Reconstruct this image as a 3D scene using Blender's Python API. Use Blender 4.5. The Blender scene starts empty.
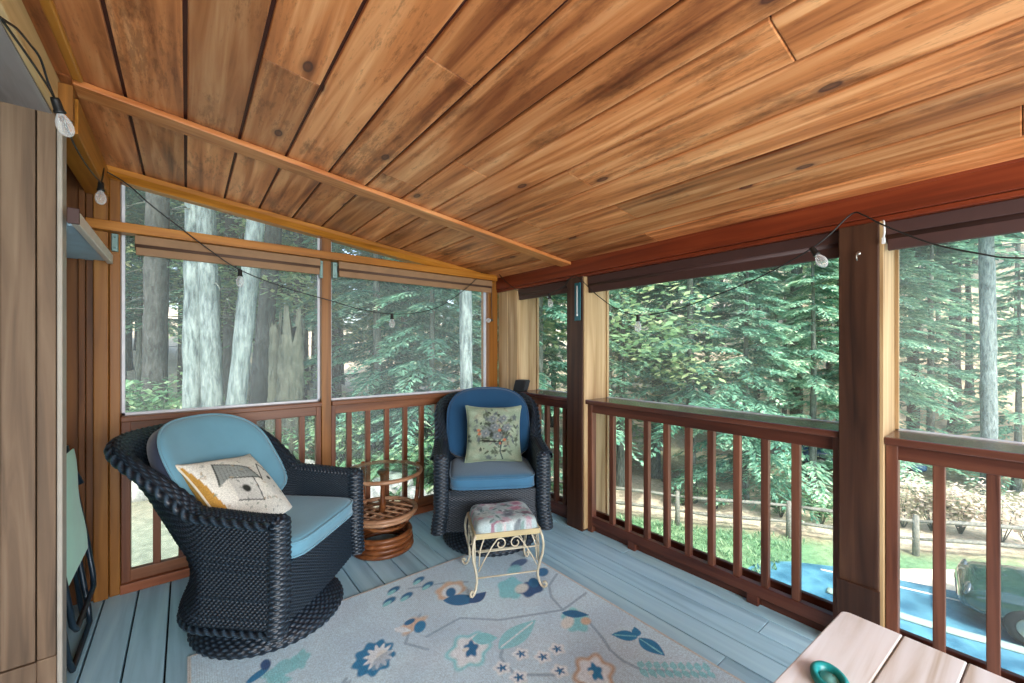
import bpy, bmesh, math, random
import numpy as np
from mathutils import Vector, Matrix

# ------------------------------------------------------------------ camera
SC = bpy.context.scene
COL = SC.collection
PI = math.pi
YAW = math.radians(38.607)
cam_d = bpy.data.cameras.new('camera')
cam_d.sensor_width = 36.0
cam_d.lens = 407.773 / 1024 * 36.0
cam_d.shift_y = (350.0 - 341.5) / 1024
cam_d.clip_start = 0.02
cam_d.clip_end = 600
cam = bpy.data.objects.new('camera', cam_d)
COL.objects.link(cam)
cam.location = (0, 0, 1.38)
cam.rotation_euler = (PI / 2, 0, -YAW)
SC.camera = cam

# ------------------------------------------------------------------ sky, sun, fill light, exposure
world = bpy.data.worlds.new('sky')
SC.world = world
world.use_nodes = True
wn = world.node_tree
wbg = wn.nodes['Background']
sky = wn.nodes.new('ShaderNodeTexSky')
sky.sky_type = 'NISHITA'
sky.sun_disc = False
sky.sun_elevation = math.radians(50)
sky.sun_rotation = math.radians(200)
sky.air_density = 1.0
sky.dust_density = 3.0
wn.links.new(sky.outputs[0], wbg.inputs[0])
wbg.inputs[1].default_value = 0.30

sun_d = bpy.data.lights.new('sun', 'SUN')
sun_d.energy = 2.2
sun_d.angle = math.radians(1.5)
sun_d.color = (1.0, 0.93, 0.82)
sun = bpy.data.objects.new('sun', sun_d)
COL.objects.link(sun)
sun.rotation_euler = Vector((0.30, 0.62, -0.95)).to_track_quat('-Z', 'Y').to_euler()

def area(name, loc, target, sx, sy, power, color):
    d = bpy.data.lights.new(name, 'AREA')
    d.shape = 'RECTANGLE'; d.size = sx; d.size_y = sy
    d.energy = power; d.color = color
    o = bpy.data.objects.new(name, d); COL.objects.link(o)
    o.location = loc
    o.rotation_euler = (Vector(target) - Vector(loc)).to_track_quat('-Z', 'Y').to_euler()
    return o
# fill light added behind the camera, at the porch's open end
area('porch_end_fill', (0.7, -2.3, 1.30), (0.2, 2.4, 0.7), 3.0, 1.9, 84, (0.92, 0.96, 1.0))

SC.view_settings.view_transform = 'Standard'
SC.view_settings.look = 'None'
SC.view_settings.gamma = 1.0
SC.view_settings.use_curve_mapping = False
SC.view_settings.exposure = 1.32
SC.cycles.max_bounces = 8
SC.cycles.diffuse_bounces = 4
SC.cycles.transparent_max_bounces = 24
SC.cycles.sample_clamp_indirect = 6.0

# ------------------------------------------------------------------ helpers
def s2l(c):
    c = c / 255.0
    return c / 12.92 if c <= 0.04045 else ((c + 0.055) / 1.055) ** 2.4
def rgb(r, g, b): return (s2l(r), s2l(g), s2l(b))

class MB:
    """collects shapes into one mesh"""
    def __init__(self):
        self.v = []; self.f = []; self.r = []; self.sm = []; self.mi = []
    def add(self, vs, fs, rnd=0.0, smooth=False, mi=0):
        o = len(self.v)
        self.v.extend([tuple(p) for p in vs])
        for f in fs:
            self.f.append(tuple(i + o for i in f)); self.r.append(rnd); self.sm.append(smooth); self.mi.append(mi)
    def box(self, x0, x1, y0, y1, z0, z1, rnd=0.0, M=None, mi=0, bv=0.0):
        x0, x1 = min(x0, x1), max(x0, x1); y0, y1 = min(y0, y1), max(y0, y1); z0, z1 = min(z0, z1), max(z0, z1)
        if bv <= 0:
            vs = [(x0,y0,z0),(x1,y0,z0),(x1,y1,z0),(x0,y1,z0),(x0,y0,z1),(x1,y0,z1),(x1,y1,z1),(x0,y1,z1)]
            fs = [(0,3,2,1),(4,5,6,7),(0,1,5,4),(1,2,6,5),(2,3,7,6),(3,0,4,7)]
        else:
            bm = bmesh.new()
            bmesh.ops.create_cube(bm, size=1.0)
            for v in bm.verts:
                v.co = Vector(((x0+x1)/2 + v.co.x*(x1-x0), (y0+y1)/2 + v.co.y*(y1-y0), (z0+z1)/2 + v.co.z*(z1-z0)))
            bmesh.ops.bevel(bm, geom=bm.edges[:], offset=bv, segments=2, affect='EDGES', profile=0.5)
            bm.verts.ensure_lookup_table(); bm.verts.index_update()
            vs = [v.co.copy() for v in bm.verts]; fs = [[v.index for v in f.verts] for f in bm.faces]
            bm.free()
        if M is not None: vs = [M @ Vector(p) for p in vs]
        self.add(vs, fs, rnd, False, mi)
    def prism(self, poly, axis, a0, a1, rnd=0.0, mi=0):
        """poly of 2D points in the two other axes (order x,y,z without axis)"""
        n = len(poly); vs = []
        for a in (a0, a1):
            for p in poly:
                q = list(p); q.insert(axis, a); vs.append(tuple(q))
        fs = [tuple(range(n))[::-1], tuple(range(n, 2*n))] + [(i, (i+1) % n, n+(i+1) % n, n+i) for i in range(n)]
        self.add(vs, fs, rnd, False, mi)
    def tube(self, pts, rad, seg=8, closed=False, cap=True, rnd=0.0, flat=1.0, mi=0):
        P = [Vector(p) for p in pts]; n = len(P)
        R = rad if hasattr(rad, '__len__') else [rad]*n
        vs = []; up = None
        for i in range(n):
            a = P[i-1] if (i > 0 or closed) else P[i]
            b = P[(i+1) % n] if (i < n-1 or closed) else P[i]
            t = (b-a)
            if t.length < 1e-9: t = Vector((0,0,1))
            t.normalize()
            if up is None:
                up = Vector((0,0,1)) if abs(t.z) < 0.9 else Vector((1,0,0))
            s = t.cross(up)
            if s.length < 1e-6: s = t.cross(Vector((1,0.1,0)))
            s.normalize(); u = s.cross(t).normalized(); up = u
            for k in range(seg):
                an = 2*PI*k/seg
                vs.append(P[i] + s*(math.cos(an)*R[i]) + u*(math.sin(an)*R[i]*flat))
        fs = []
        m = n if closed else n-1
        for i in range(m):
            j = (i+1) % n
            for k in range(seg):
                l = (k+1) % seg
                fs.append((i*seg+k, i*seg+l, j*seg+l, j*seg+k))
        if cap and not closed:
            fs.append(tuple(range(seg))[::-1]); fs.append(tuple((n-1)*seg+k for k in range(seg)))
        self.add(vs, fs, rnd, True, mi)
    def lathe(self, prof, seg=24, c=(0,0,0), rnd=0.0, M=None, mi=0):
        vs = []; fs = []; n = len(prof)
        for r, z in prof:
            for k in range(seg):
                a = 2*PI*k/seg
                vs.append(Vector((c[0]+r*math.cos(a), c[1]+r*math.sin(a), c[2]+z)))
        for i in range(n-1):
            for k in range(seg):
                l = (k+1) % seg
                fs.append((i*seg+k, i*seg+l, (i+1)*seg+l, (i+1)*seg+k))
        fs.append(tuple(range(seg))[::-1]); fs.append(tuple((n-1)*seg+k for k in range(seg)))
        if M is not None: vs = [M @ p for p in vs]
        self.add(vs, fs, rnd, True, mi)
    def build(self, name, mats, parent=None, bevel=0.0):
        me = bpy.data.meshes.new(name)
        me.from_pydata(self.v, [], self.f)
        if not isinstance(mats, (list, tuple)): mats = [mats]
        for m in mats: me.materials.append(m)
        n = len(self.f)
        me.polygons.foreach_set('use_smooth', self.sm)
        me.polygons.foreach_set('material_index', self.mi)
        at = me.attributes.new('rnd', 'FLOAT', 'FACE'); at.data.foreach_set('value', self.r)
        me.update()
        o = bpy.data.objects.new(name, me); COL.objects.link(o)
        if parent is not None: o.parent = parent
        if bevel > 0:
            b = o.modifiers.new('edge', 'BEVEL'); b.width = bevel; b.segments = 2; b.limit_method = 'ANGLE'
            b.angle_limit = math.radians(40)
        return o

def np_mesh(name, V, F, mat, parent=None, color=None, smooth=True, tint=None):
    """mesh from numpy arrays; F (n,4) or (n,3)"""
    me = bpy.data.meshes.new(name)
    V = np.asarray(V, dtype=np.float32); F = np.asarray(F, dtype=np.int32)
    k = F.shape[1]
    me.vertices.add(len(V)); me.vertices.foreach_set('co', V.ravel())
    me.loops.add(F.size); me.loops.foreach_set('vertex_index', F.ravel())
    me.polygons.add(len(F)); me.polygons.foreach_set('loop_start', np.arange(0, F.size, k, dtype=np.int32))
    me.polygons.foreach_set('use_smooth', np.full(len(F), smooth, dtype=bool))
    me.materials.append(mat)
    if color is not None:
        a = me.attributes.new('paint', 'FLOAT_COLOR', 'POINT')
        c = np.ones((len(V), 4), dtype=np.float32); c[:, :3] = color
        a.data.foreach_set('color', c.ravel())
    if tint is not None:
        a = me.attributes.new('rnd', 'FLOAT', 'FACE'); a.data.foreach_set('value', np.asarray(tint, dtype=np.float32))
    me.update(calc_edges=True); me.validate()
    o = bpy.data.objects.new(name, me); COL.objects.link(o)
    if parent is not None: o.parent = parent
    return o

def grid_faces(nu, nv, wrap_u=False):
    i, j = np.meshgrid(np.arange(nu if wrap_u else nu-1), np.arange(nv-1), indexing='ij')
    i2 = (i+1) % nu
    return np.stack([i*nv+j, i2*nv+j, i2*nv+j+1, i*nv+j+1], -1).reshape(-1, 4)

def tag(o, label=None, cat=None, group=None, kind=None):
    if label: o['label'] = label
    if cat: o['category'] = cat
    if group: o['group'] = group
    if kind: o['kind'] = kind
    return o
def thing(name, label, cat, loc=(0,0,0), rz=0.0, group=None):
    o = bpy.data.objects.new(name, None); COL.objects.link(o)
    o.empty_display_size = 0.1
    o.location = loc; o.rotation_euler = (0, 0, rz)
    return tag(o, label, cat, group)
def struct(o, label=None, cat=None):
    o['kind'] = 'structure'
    if label: o['label'] = label
    if cat: o['category'] = cat
    return o
def copy_tree(o, parent=None):
    c = o.copy(); COL.objects.link(c)
    if parent is not None: c.parent = parent
    for ch in list(o.children): copy_tree(ch, c)
    return c

# ------------------------------------------------------------------ materials
def new_mat(name):
    m = bpy.data.materials.new(name); m.use_nodes = True
    nt = m.node_tree
    return m, nt, nt.nodes['Principled BSDF']
def N(nt, t, **kw):
    n = nt.nodes.new(t)
    for k, v in kw.items(): setattr(n, k, v)
    return n
def ramp(nt, stops):
    r = N(nt, 'ShaderNodeValToRGB')
    e = r.color_ramp.elements
    while len(e) > 1: e.remove(e[-1])
    e[0].position = stops[0][0]; e[0].color = (*stops[0][1], 1)
    for p, c in stops[1:]:
        x = e.new(p); x.color = (*c, 1)
    return r
def mixc(nt, a, b, fac, mode='MIX'):
    m = N(nt, 'ShaderNodeMix', data_type='RGBA', blend_type=mode)
    for sock, val in ((m.inputs[6], a), (m.inputs[7], b), (m.inputs[0], fac)):
        if hasattr(val, 'is_linked') or hasattr(val, 'links'): nt.links.new(val, sock)
        elif isinstance(val, tuple): sock.default_value = (*val, 1)
        else: sock.default_value = val
    return m.outputs[2]
def math_(nt, op, a, b=None):
    m = N(nt, 'ShaderNodeMath', operation=op)
    for sock, val in ((m.inputs[0], a), (m.inputs[1], b)):
        if val is None: continue
        if hasattr(val, 'links'): nt.links.new(val, sock)
        else: sock.default_value = val
    return m.outputs[0]
def plain(name, c, rough=0.5, metal=0.0, spec=0.5, coat=0.0):
    m, nt, b = new_mat(name)
    b.inputs['Base Color'].default_value = (*c, 1); b.inputs['Roughness'].default_value = rough
    b.inputs['Metallic'].default_value = metal; b.inputs['Specular IOR Level'].default_value = spec
    b.inputs['Coat Weight'].default_value = coat
    # slight unevenness so that nothing is a dead flat colour
    tc = N(nt, 'ShaderNodeTexCoord'); nz = N(nt, 'ShaderNodeTexNoise'); nz.inputs['Scale'].default_value = 14
    nt.links.new(tc.outputs['Object'], nz.inputs['Vector'])
    o = mixc(nt, tuple(x*0.82 for x in c), tuple(min(1, x*1.15) for x in c), nz.outputs['Fac'])
    nt.links.new(o, b.inputs['Base Color'])
    return m
def wood(name, dark, mid, light, axis='Y', rough=0.45, knots=0.0, smudge=0.0, gs=1.0, var=0.35, knotc=None, spec=0.35, fleck=0.0):
    """grained wood; axis = grain direction in object space; attribute rnd shifts each board"""
    m, nt, b = new_mat(name)
    L = nt.links
    tc = N(nt, 'ShaderNodeTexCoord'); at = N(nt, 'ShaderNodeAttribute', attribute_name='rnd')
    off = N(nt, 'ShaderNodeVectorMath', operation='SCALE'); off.inputs[0].default_value = (37.1, 53.7, 29.3)
    L.new(at.outputs['Fac'], off.inputs['Scale'])
    ad = N(nt, 'ShaderNodeVectorMath', operation='ADD')
    L.new(tc.outputs['Object'], ad.inputs[0]); L.new(off.outputs[0], ad.inputs[1])
    mp = N(nt, 'ShaderNodeMapping')
    sc = {'X': (1.2, 22, 22), 'Y': (22, 1.2, 22), 'Z': (22, 22, 1.2)}[axis]
    mp.inputs['Scale'].default_value = tuple(x*gs for x in sc)
    L.new(ad.outputs[0], mp.inputs['Vector'])
    n1 = N(nt, 'ShaderNodeTexNoise'); n1.inputs['Scale'].default_value = 1.0; n1.inputs['Detail'].default_value = 6
    n1.inputs['Distortion'].default_value = 0.6
    L.new(mp.outputs[0], n1.inputs['Vector'])
    r = ramp(nt, [(0.28, dark), (0.5, mid), (0.72, light)])
    L.new(n1.outputs['Fac'], r.inputs['Fac'])
    col = r.outputs['Color']
    # board to board variation
    if var > 0:
        v = math_(nt, 'MULTIPLY_ADD', math_(nt, 'FRACT', math_(nt, 'MULTIPLY', at.outputs['Fac'], 7.31)), var)
        nt.nodes[-1].inputs[2].default_value = 1 - var*0.55
        cm = N(nt, 'ShaderNodeVectorMath', operation='SCALE'); L.new(col, cm.inputs[0]); L.new(v, cm.inputs['Scale'])
        col = cm.outputs[0]
    if smudge > 0:
        mp2 = N(nt, 'ShaderNodeMapping')
        mp2.inputs['Scale'].default_value = {'X': (1.6, 6, 6), 'Y': (6, 1.6, 6), 'Z': (6, 6, 1.6)}[axis]
        L.new(ad.outputs[0], mp2.inputs['Vector'])
        n2 = N(nt, 'ShaderNodeTexNoise'); n2.inputs['Scale'].default_value = 1.0; n2.inputs['Detail'].default_value = 10
        n2.inputs['Roughness'].default_value = 0.72
        L.new(mp2.outputs[0], n2.inputs['Vector'])
        r2 = ramp(nt, [(0.56, (0,0,0)), (0.70, (1,1,1))]); L.new(n2.outputs['Fac'], r2.inputs['Fac'])
        f = math_(nt, 'MULTIPLY', r2.outputs['Color'], smudge)
        col = mixc(nt, col, tuple(x*0.40 for x in dark), f)
    if fleck > 0:
        mp4 = N(nt, 'ShaderNodeMapping'); mp4.inputs['Scale'].default_value = {'X': (9, 46, 46), 'Y': (46, 9, 46), 'Z': (46, 46, 9)}[axis]
        L.new(ad.outputs[0], mp4.inputs['Vector'])
        n4 = N(nt, 'ShaderNodeTexNoise'); n4.inputs['Scale'].default_value = 1.0; n4.inputs['Detail'].default_value = 4; n4.inputs['Roughness'].default_value = 0.8
        L.new(mp4.outputs[0], n4.inputs['Vector'])
        n5 = N(nt, 'ShaderNodeTexNoise'); n5.inputs['Scale'].default_value = 2.3; n5.inputs['Detail'].default_value = 3; L.new(ad.outputs[0], n5.inputs['Vector'])
        s5 = math_(nt, 'ADD', n4.outputs['Fac'], math_(nt, 'MULTIPLY', math_(nt, 'SUBTRACT', n5.outputs['Fac'], 0.5), 0.7))
        r4 = ramp(nt, [(0.57, (0,0,0)), (0.70, (1,1,1))]); L.new(s5, r4.inputs['Fac'])
        col = mixc(nt, col, tuple(x*0.45 for x in dark), math_(nt, 'MULTIPLY', r4.outputs['Color'], fleck))
    if knots > 0:
        mp3 = N(nt, 'ShaderNodeMapping')
        mp3.inputs['Scale'].default_value = {'X': (1.7, 3.6, 3.6), 'Y': (3.6, 1.7, 3.6), 'Z': (3.6, 3.6, 1.7)}[axis]
        L.new(ad.outputs[0], mp3.inputs['Vector'])
        vo = N(nt, 'ShaderNodeTexVoronoi'); vo.voronoi_dimensions = '2D' if axis != 'Z' else '3D'; vo.inputs['Scale'].default_value = 1.0; vo.inputs['Randomness'].default_value = 1.0
        L.new(mp3.outputs[0], vo.inputs['Vector'])
        sel = math_(nt, 'GREATER_THAN', N(nt, 'ShaderNodeSeparateColor').outputs[0], 1 - knots)
        sep = [n for n in nt.nodes if n.type == 'SEPARATE_COLOR'][-1]
        L.new(vo.outputs['Color'], sep.inputs[0])
        rk = ramp(nt, [(0.0, (0.75,0.75,0.75)), (0.025, (0.8,0.8,0.8)), (0.045, (0.95,0.95,0.95)), (0.06, (0.35,0.35,0.35)), (0.11, (0,0,0))])
        L.new(vo.outputs['Distance'], rk.inputs['Fac'])
        f = math_(nt, 'MULTIPLY', rk.outputs['Color'], sel)
        col = mixc(nt, col, knotc or tuple(x*0.22 for x in dark), f)
    L.new(col, b.inputs['Base Color'])
    b.inputs['Roughness'].default_value = rough
    b.inputs['Specular IOR Level'].default_value = spec
    bp = N(nt, 'ShaderNodeBump'); bp.inputs['Strength'].default_value = 0.12; bp.inputs['Distance'].default_value = 0.004
    L.new(n1.outputs['Fac'], bp.inputs['Height']); L.new(bp.outputs[0], b.inputs['Normal'])
    return m
def painted(name, rough=0.9, rib=None, sheen=0.0):
    m, nt, b = new_mat(name)
    at = N(nt, 'ShaderNodeAttribute', attribute_name='paint')
    tc = N(nt, 'ShaderNodeTexCoord'); nz = N(nt, 'ShaderNodeTexNoise'); nz.inputs['Scale'].default_value = 180
    nt.links.new(tc.outputs['Object'], nz.inputs['Vector'])
    r = ramp(nt, [(0.3, (0.72,0.72,0.72)), (0.7, (1.1,1.1,1.1))]); nt.links.new(nz.outputs['Fac'], r.inputs['Fac'])
    c = mixc(nt, at.outputs['Color'], r.outputs['Color'], 1.0, 'MULTIPLY')
    nt.links.new(c, b.inputs['Base Color'])
    b.inputs['Roughness'].default_value = rough; b.inputs['Sheen Weight'].default_value = sheen
    b.inputs['Specular IOR Level'].default_value = 0.2
    bp = N(nt, 'ShaderNodeBump'); bp.inputs['Strength'].default_value = 0.35; bp.inputs['Distance'].default_value = 0.003
    h = nz.outputs['Fac']
    if rib:
        w = N(nt, 'ShaderNodeTexWave', wave_type='BANDS', bands_direction=rib); w.inputs['Scale'].default_value = 38
        w.inputs['Distortion'].default_value = 0.4
        nt.links.new(tc.outputs['Object'], w.inputs['Vector']); h = w.outputs['Fac']
    nt.links.new(h, bp.inputs['Height']); nt.links.new(bp.outputs[0], b.inputs['Normal'])
    return m
def fabric(name, c, rough=0.85):
    m, nt, b = new_mat(name)
    tc = N(nt, 'ShaderNodeTexCoord'); nz = N(nt, 'ShaderNodeTexNoise'); nz.inputs['Scale'].default_value = 7; nz.inputs['Detail'].default_value = 4
    nt.links.new(tc.outputs['Object'], nz.inputs['Vector'])
    o = mixc(nt, tuple(x*0.85 for x in c), tuple(x*1.12 for x in c), nz.outputs['Fac'])
    nt.links.new(o, b.inputs['Base Color']); b.inputs['Roughness'].default_value = rough
    b.inputs['Sheen Weight'].default_value = 0.25; b.inputs['Specular IOR Level'].default_value = 0.2
    n2 = N(nt, 'ShaderNodeTexNoise'); n2.inputs['Scale'].default_value = 420
    nt.links.new(tc.outputs['Object'], n2.inputs['Vector'])
    bp = N(nt, 'ShaderNodeBump'); bp.inputs['Strength'].default_value = 0.2; bp.inputs['Distance'].default_value = 0.002
    nt.links.new(n2.outputs['Fac'], bp.inputs['Height']); nt.links.new(bp.outputs[0], b.inputs['Normal'])
    return m
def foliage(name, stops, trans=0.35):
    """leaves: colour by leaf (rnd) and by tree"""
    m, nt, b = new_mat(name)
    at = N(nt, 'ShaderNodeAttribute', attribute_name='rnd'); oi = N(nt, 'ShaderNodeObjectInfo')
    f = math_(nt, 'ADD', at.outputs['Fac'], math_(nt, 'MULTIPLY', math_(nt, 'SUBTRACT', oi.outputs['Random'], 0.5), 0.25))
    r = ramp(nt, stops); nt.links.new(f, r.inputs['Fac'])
    nt.links.new(r.outputs['Color'], b.inputs['Base Color']); b.inputs['Roughness'].default_value = 0.55
    b.inputs['Specular IOR Level'].default_value = 0.3
    tr = N(nt, 'ShaderNodeBsdfTranslucent'); nt.links.new(r.outputs['Color'], tr.inputs['Color'])
    mx = N(nt, 'ShaderNodeMixShader'); mx.inputs[0].default_value = trans
    nt.links.new(b.outputs[0], mx.inputs[1]); nt.links.new(tr.outputs[0], mx.inputs[2])
    nt.links.new(mx.outputs[0], nt.nodes['Material Output'].inputs['Surface'])
    return m
def bark(name, dark, light, scale=9.0):
    m, nt, b = new_mat(name)
    tc = N(nt, 'ShaderNodeTexCoord'); mp = N(nt, 'ShaderNodeMapping'); mp.inputs['Scale'].default_value = (1, 1, 0.22)
    nt.links.new(tc.outputs['Object'], mp.inputs['Vector'])
    nz = N(nt, 'ShaderNodeTexNoise'); nz.inputs['Scale'].default_value = scale*2.2; nz.inputs['Detail'].default_value = 8; nz.inputs['Roughness'].default_value = 0.7
    nt.links.new(mp.outputs[0], nz.inputs['Vector'])
    r = ramp(nt, [(0.36, dark), (0.62, light)]); nt.links.new(nz.outputs['Fac'], r.inputs['Fac'])
    n2 = N(nt, 'ShaderNodeTexNoise'); n2.inputs['Scale'].default_value = 1.3; n2.inputs['Detail'].default_value = 3
    nt.links.new(tc.outputs['Object'], n2.inputs['Vector'])
    r2 = ramp(nt, [(0.35, (0.65,0.7,0.68)), (0.65, (1.1,1.1,1.1))]); nt.links.new(n2.outputs['Fac'], r2.inputs['Fac'])
    c = mixc(nt, r.outputs['Color'], r2.outputs['Color'], 1.0, 'MULTIPLY')
    nt.links.new(c, b.inputs['Base Color']); b.inputs['Roughness'].default_value = 0.9; b.inputs['Specular IOR Level'].default_value = 0.15
    bp = N(nt, 'ShaderNodeBump'); bp.inputs['Strength'].default_value = 0.7; bp.inputs['Distance'].default_value = 0.03
    nt.links.new(nz.outputs['Fac'], bp.inputs['Height']); nt.links.new(bp.outputs[0], b.inputs['Normal'])
    return m

M = {}
M['pine'] = wood('knotty_pine', rgb(118,58,26), rgb(190,116,66), rgb(226,162,110), 'Y', 0.42, knots=0.24, smudge=0.85, gs=0.9, var=0.52, fleck=0.42, knotc=rgb(72,36,30))
M['groove'] = plain('plank_groove', rgb(70,24,10), 0.6)
M['batten'] = wood('batten_pine', rgb(150,82,36), rgb(188,116,62), rgb(208,144,90), 'X', 0.4, var=0.1)
M['orange_x'] = wood('amber_pine_across', rgb(124,74,16), rgb(164,102,30), rgb(186,124,46), 'X', 0.42, var=0.15)
M['orange_y'] = wood('amber_pine_along', rgb(124,74,16), rgb(164,102,30), rgb(186,124,46), 'Y', 0.42, var=0.15)
M['orange_z'] = wood('amber_pine_upright', rgb(100,60,20), rgb(134,84,30), rgb(154,104,44), 'Z', 0.42, var=0.15)
M['amberdark_z'] = wood('amber_panel', rgb(78,44,18), rgb(108,64,26), rgb(126,78,34), 'Z', 0.45, var=0.2, knots=0.2)
M['red_y'] = wood('red_stained_beam', rgb(80,30,14), rgb(114,45,21), rgb(134,60,30), 'Y', 0.4, var=0.1, knots=0.22)
M['brown_x'] = wood('brown_stained_across', rgb(84,48,28), rgb(118,72,44), rgb(138,88,56), 'X', 0.4, var=0.15)
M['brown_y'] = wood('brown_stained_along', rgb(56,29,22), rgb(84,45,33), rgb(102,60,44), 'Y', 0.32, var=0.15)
M['brown_z'] = wood('brown_stained_upright', rgb(80,44,28), rgb(112,66,42), rgb(132,82,54), 'Z', 0.42, var=0.2)
M['rail_gloss'] = wood('glossy_top_rail', rgb(60,32,25), rgb(88,50,38), rgb(106,66,52), 'Y', 0.20, var=0.1, spec=0.7)
M['brown2_z'] = wood('unlit_brown_baluster', rgb(66,36,26), rgb(98,58,42), rgb(120,76,56), 'Z', 0.42, var=0.2)
M['post_z'] = wood('brown_post', rgb(36,20,13), rgb(60,36,24), rgb(78,51,35), 'Z', 0.45, var=0.1, knots=0.15)
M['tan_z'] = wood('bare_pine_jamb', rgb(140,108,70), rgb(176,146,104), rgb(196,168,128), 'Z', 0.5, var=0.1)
M['siding_z'] = wood('weathered_board_siding', rgb(76,60,46), rgb(108,86,66), rgb(128,106,84), 'Z', 0.6, var=0.25, knots=0.3)
M['soffit_y'] = wood('grey_soffit_board', rgb(120,110,106), rgb(146,136,132), rgb(160,152,146), 'Y', 0.6, var=0.1)
M['trim_z'] = plain('pale_corner_trim', rgb(156,148,136), 0.5)
M['floor'] = wood('blue_grey_deck_paint', rgb(138,176,194), rgb(164,204,220), rgb(184,220,232), 'Y', 0.38, var=0.16, smudge=0.12, gs=0.7, knots=0.0, knotc=rgb(60,72,78), spec=0.45)
M['gap'] = plain('board_gap', rgb(30,36,42), 0.8)
M['shade'] = plain('brown_shade_fabric', rgb(84,60,46), 0.7)
M['shade_tan'] = plain('tan_shade_valance', rgb(142,108,76), 0.7)
M['shade_dark'] = plain('dark_brown_shade_fabric', rgb(62,36,32), 0.6)
M['alu'] = plain('white_screen_frame', rgb(206,208,214), 0.4)
M['bracket'] = plain('grey_green_bracket', rgb(110,136,132), 0.4, 0.4)
M['steel'] = plain('dull_steel', rgb(160,156,148), 0.35, 0.9)
M['black'] = plain('black_rubber', rgb(18,20,20), 0.5)
M['blackmetal'] = plain('dark_painted_tube', rgb(30,46,58), 0.35, 0.2)
M['mint'] = fabric('mint_sling_fabric', rgb(178,240,212))
M['cream_metal'] = plain('cream_painted_iron', rgb(198,190,166), 0.45, 0.1)
M['gold_band'] = plain('aged_cream_band', rgb(184,168,126), 0.5)
M['rattan'] = wood('dark_rattan', rgb(66,34,16), rgb(112,64,34), rgb(150,96,56), 'X', 0.35, var=0.3)
M['rattan_l'] = wood('light_rattan', rgb(126,88,62), rgb(168,124,92), rgb(190,150,118), 'X', 0.35, var=0.3)
M['teal'] = plain('teal_plastic', rgb(22,140,140), 0.3)
M['teal_d'] = plain('dark_teal_plastic', rgb(10,92,104), 0.35)
M['white'] = plain('white_plastic', rgb(224,226,224), 0.4)
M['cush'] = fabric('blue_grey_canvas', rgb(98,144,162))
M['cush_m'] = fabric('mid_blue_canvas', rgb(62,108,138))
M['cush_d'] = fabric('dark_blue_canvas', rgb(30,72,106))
M['cush_side'] = fabric('slate_canvas_edge', rgb(44,52,70))
M['tabletop'] = wood('worn_table_boards', rgb(178,162,142), rgb(214,210,206), rgb(228,228,228), 'X', 0.3, var=0.16, smudge=0.15, gs=0.8)
M['paint'] = painted('woven_print', 0.85)
M['rugmat'] = painted('rug_pile', 0.95, rib='X', sheen=0.2)
# wicker: dark creases and pale highlights of the weave are in the colour
m, nt, b = new_mat('black_wicker')
at = N(nt, 'ShaderNodeAttribute', attribute_name='rnd')
r = ramp(nt, [(0.0, rgb(6,9,13)), (0.5, rgb(20,28,37)), (1.0, rgb(62,82,98))]); nt.links.new(at.outputs['Fac'], r.inputs['Fac'])
nt.links.new(r.outputs['Color'], b.inputs['Base Color']); b.inputs['Roughness'].default_value = 0.38; b.inputs['Specular IOR Level'].default_value = 0.45
M['wicker'] = m
# clear glass of the table top
m, nt, b = new_mat('clear_glass')
tr = N(nt, 'ShaderNodeBsdfTransparent'); tr.inputs['Color'].default_value = (0.90, 0.97, 0.95, 1)
gl = N(nt, 'ShaderNodeBsdfGlossy'); gl.inputs['Roughness'].default_value = 0.03
lw = N(nt, 'ShaderNodeLayerWeight'); lw.inputs['Blend'].default_value = 0.5
mx = N(nt, 'ShaderNodeMixShader'); nt.links.new(math_(nt, 'ADD', math_(nt, 'MULTIPLY', math_(nt, 'POWER', lw.outputs['Facing'], 4.0), 0.25), 0.02), mx.inputs[0])
nt.links.new(tr.outputs[0], mx.inputs[1]); nt.links.new(gl.outputs[0], mx.inputs[2])
nt.links.new(mx.outputs[0], nt.nodes['Material Output'].inputs['Surface'])
M['glass'] = m
m, nt, b = new_mat('bulb_glass')
b.inputs['Base Color'].default_value = (0.95, 0.96, 0.96, 1); b.inputs['Roughness'].default_value = 0.05
tr = N(nt, 'ShaderNodeBsdfTransparent'); mx = N(nt, 'ShaderNodeMixShader'); lw = N(nt, 'ShaderNodeLayerWeight'); lw.inputs['Blend'].default_value = 0.45
nt.links.new(math_(nt, 'ADD', math_(nt, 'MULTIPLY', lw.outputs['Facing'], 0.55), 0.12), mx.inputs[0])  # white mixed in paints the pale glint on the bulbs
nt.links.new(tr.outputs[0], mx.inputs[1]); nt.links.new(b.outputs[0], mx.inputs[2])
nt.links.new(mx.outputs[0], nt.nodes['Material Output'].inputs['Surface'])
M['bulb'] = m
# insect screen: fine grey mesh seen as a thin veil; outdoor haze is put into its colour, more at the back
for key, haze in (('screen', 0.21), ('screen_back', 0.24)):
  m, nt, b = new_mat('insect_'+key)
  tr = N(nt, 'ShaderNodeBsdfTransparent'); df = N(nt, 'ShaderNodeBsdfDiffuse'); df.inputs['Color'].default_value = (0.46, 0.53, 0.53, 1)
  mx = N(nt, 'ShaderNodeMixShader'); mx.inputs[0].default_value = haze
  nt.links.new(tr.outputs[0], mx.inputs[1]); nt.links.new(df.outputs[0], mx.inputs[2])
  nt.links.new(mx.outputs[0], nt.nodes['Material Output'].inputs['Surface'])
  M[key] = m

# ------------------------------------------------------------------ the porch shell
rng = random.Random(7)
XR, YB = 2.37, 3.20          # inner faces of the right and back railings' walls
def ceil_z(x): return 2.07 + 0.121 * (XR - x)

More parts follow.
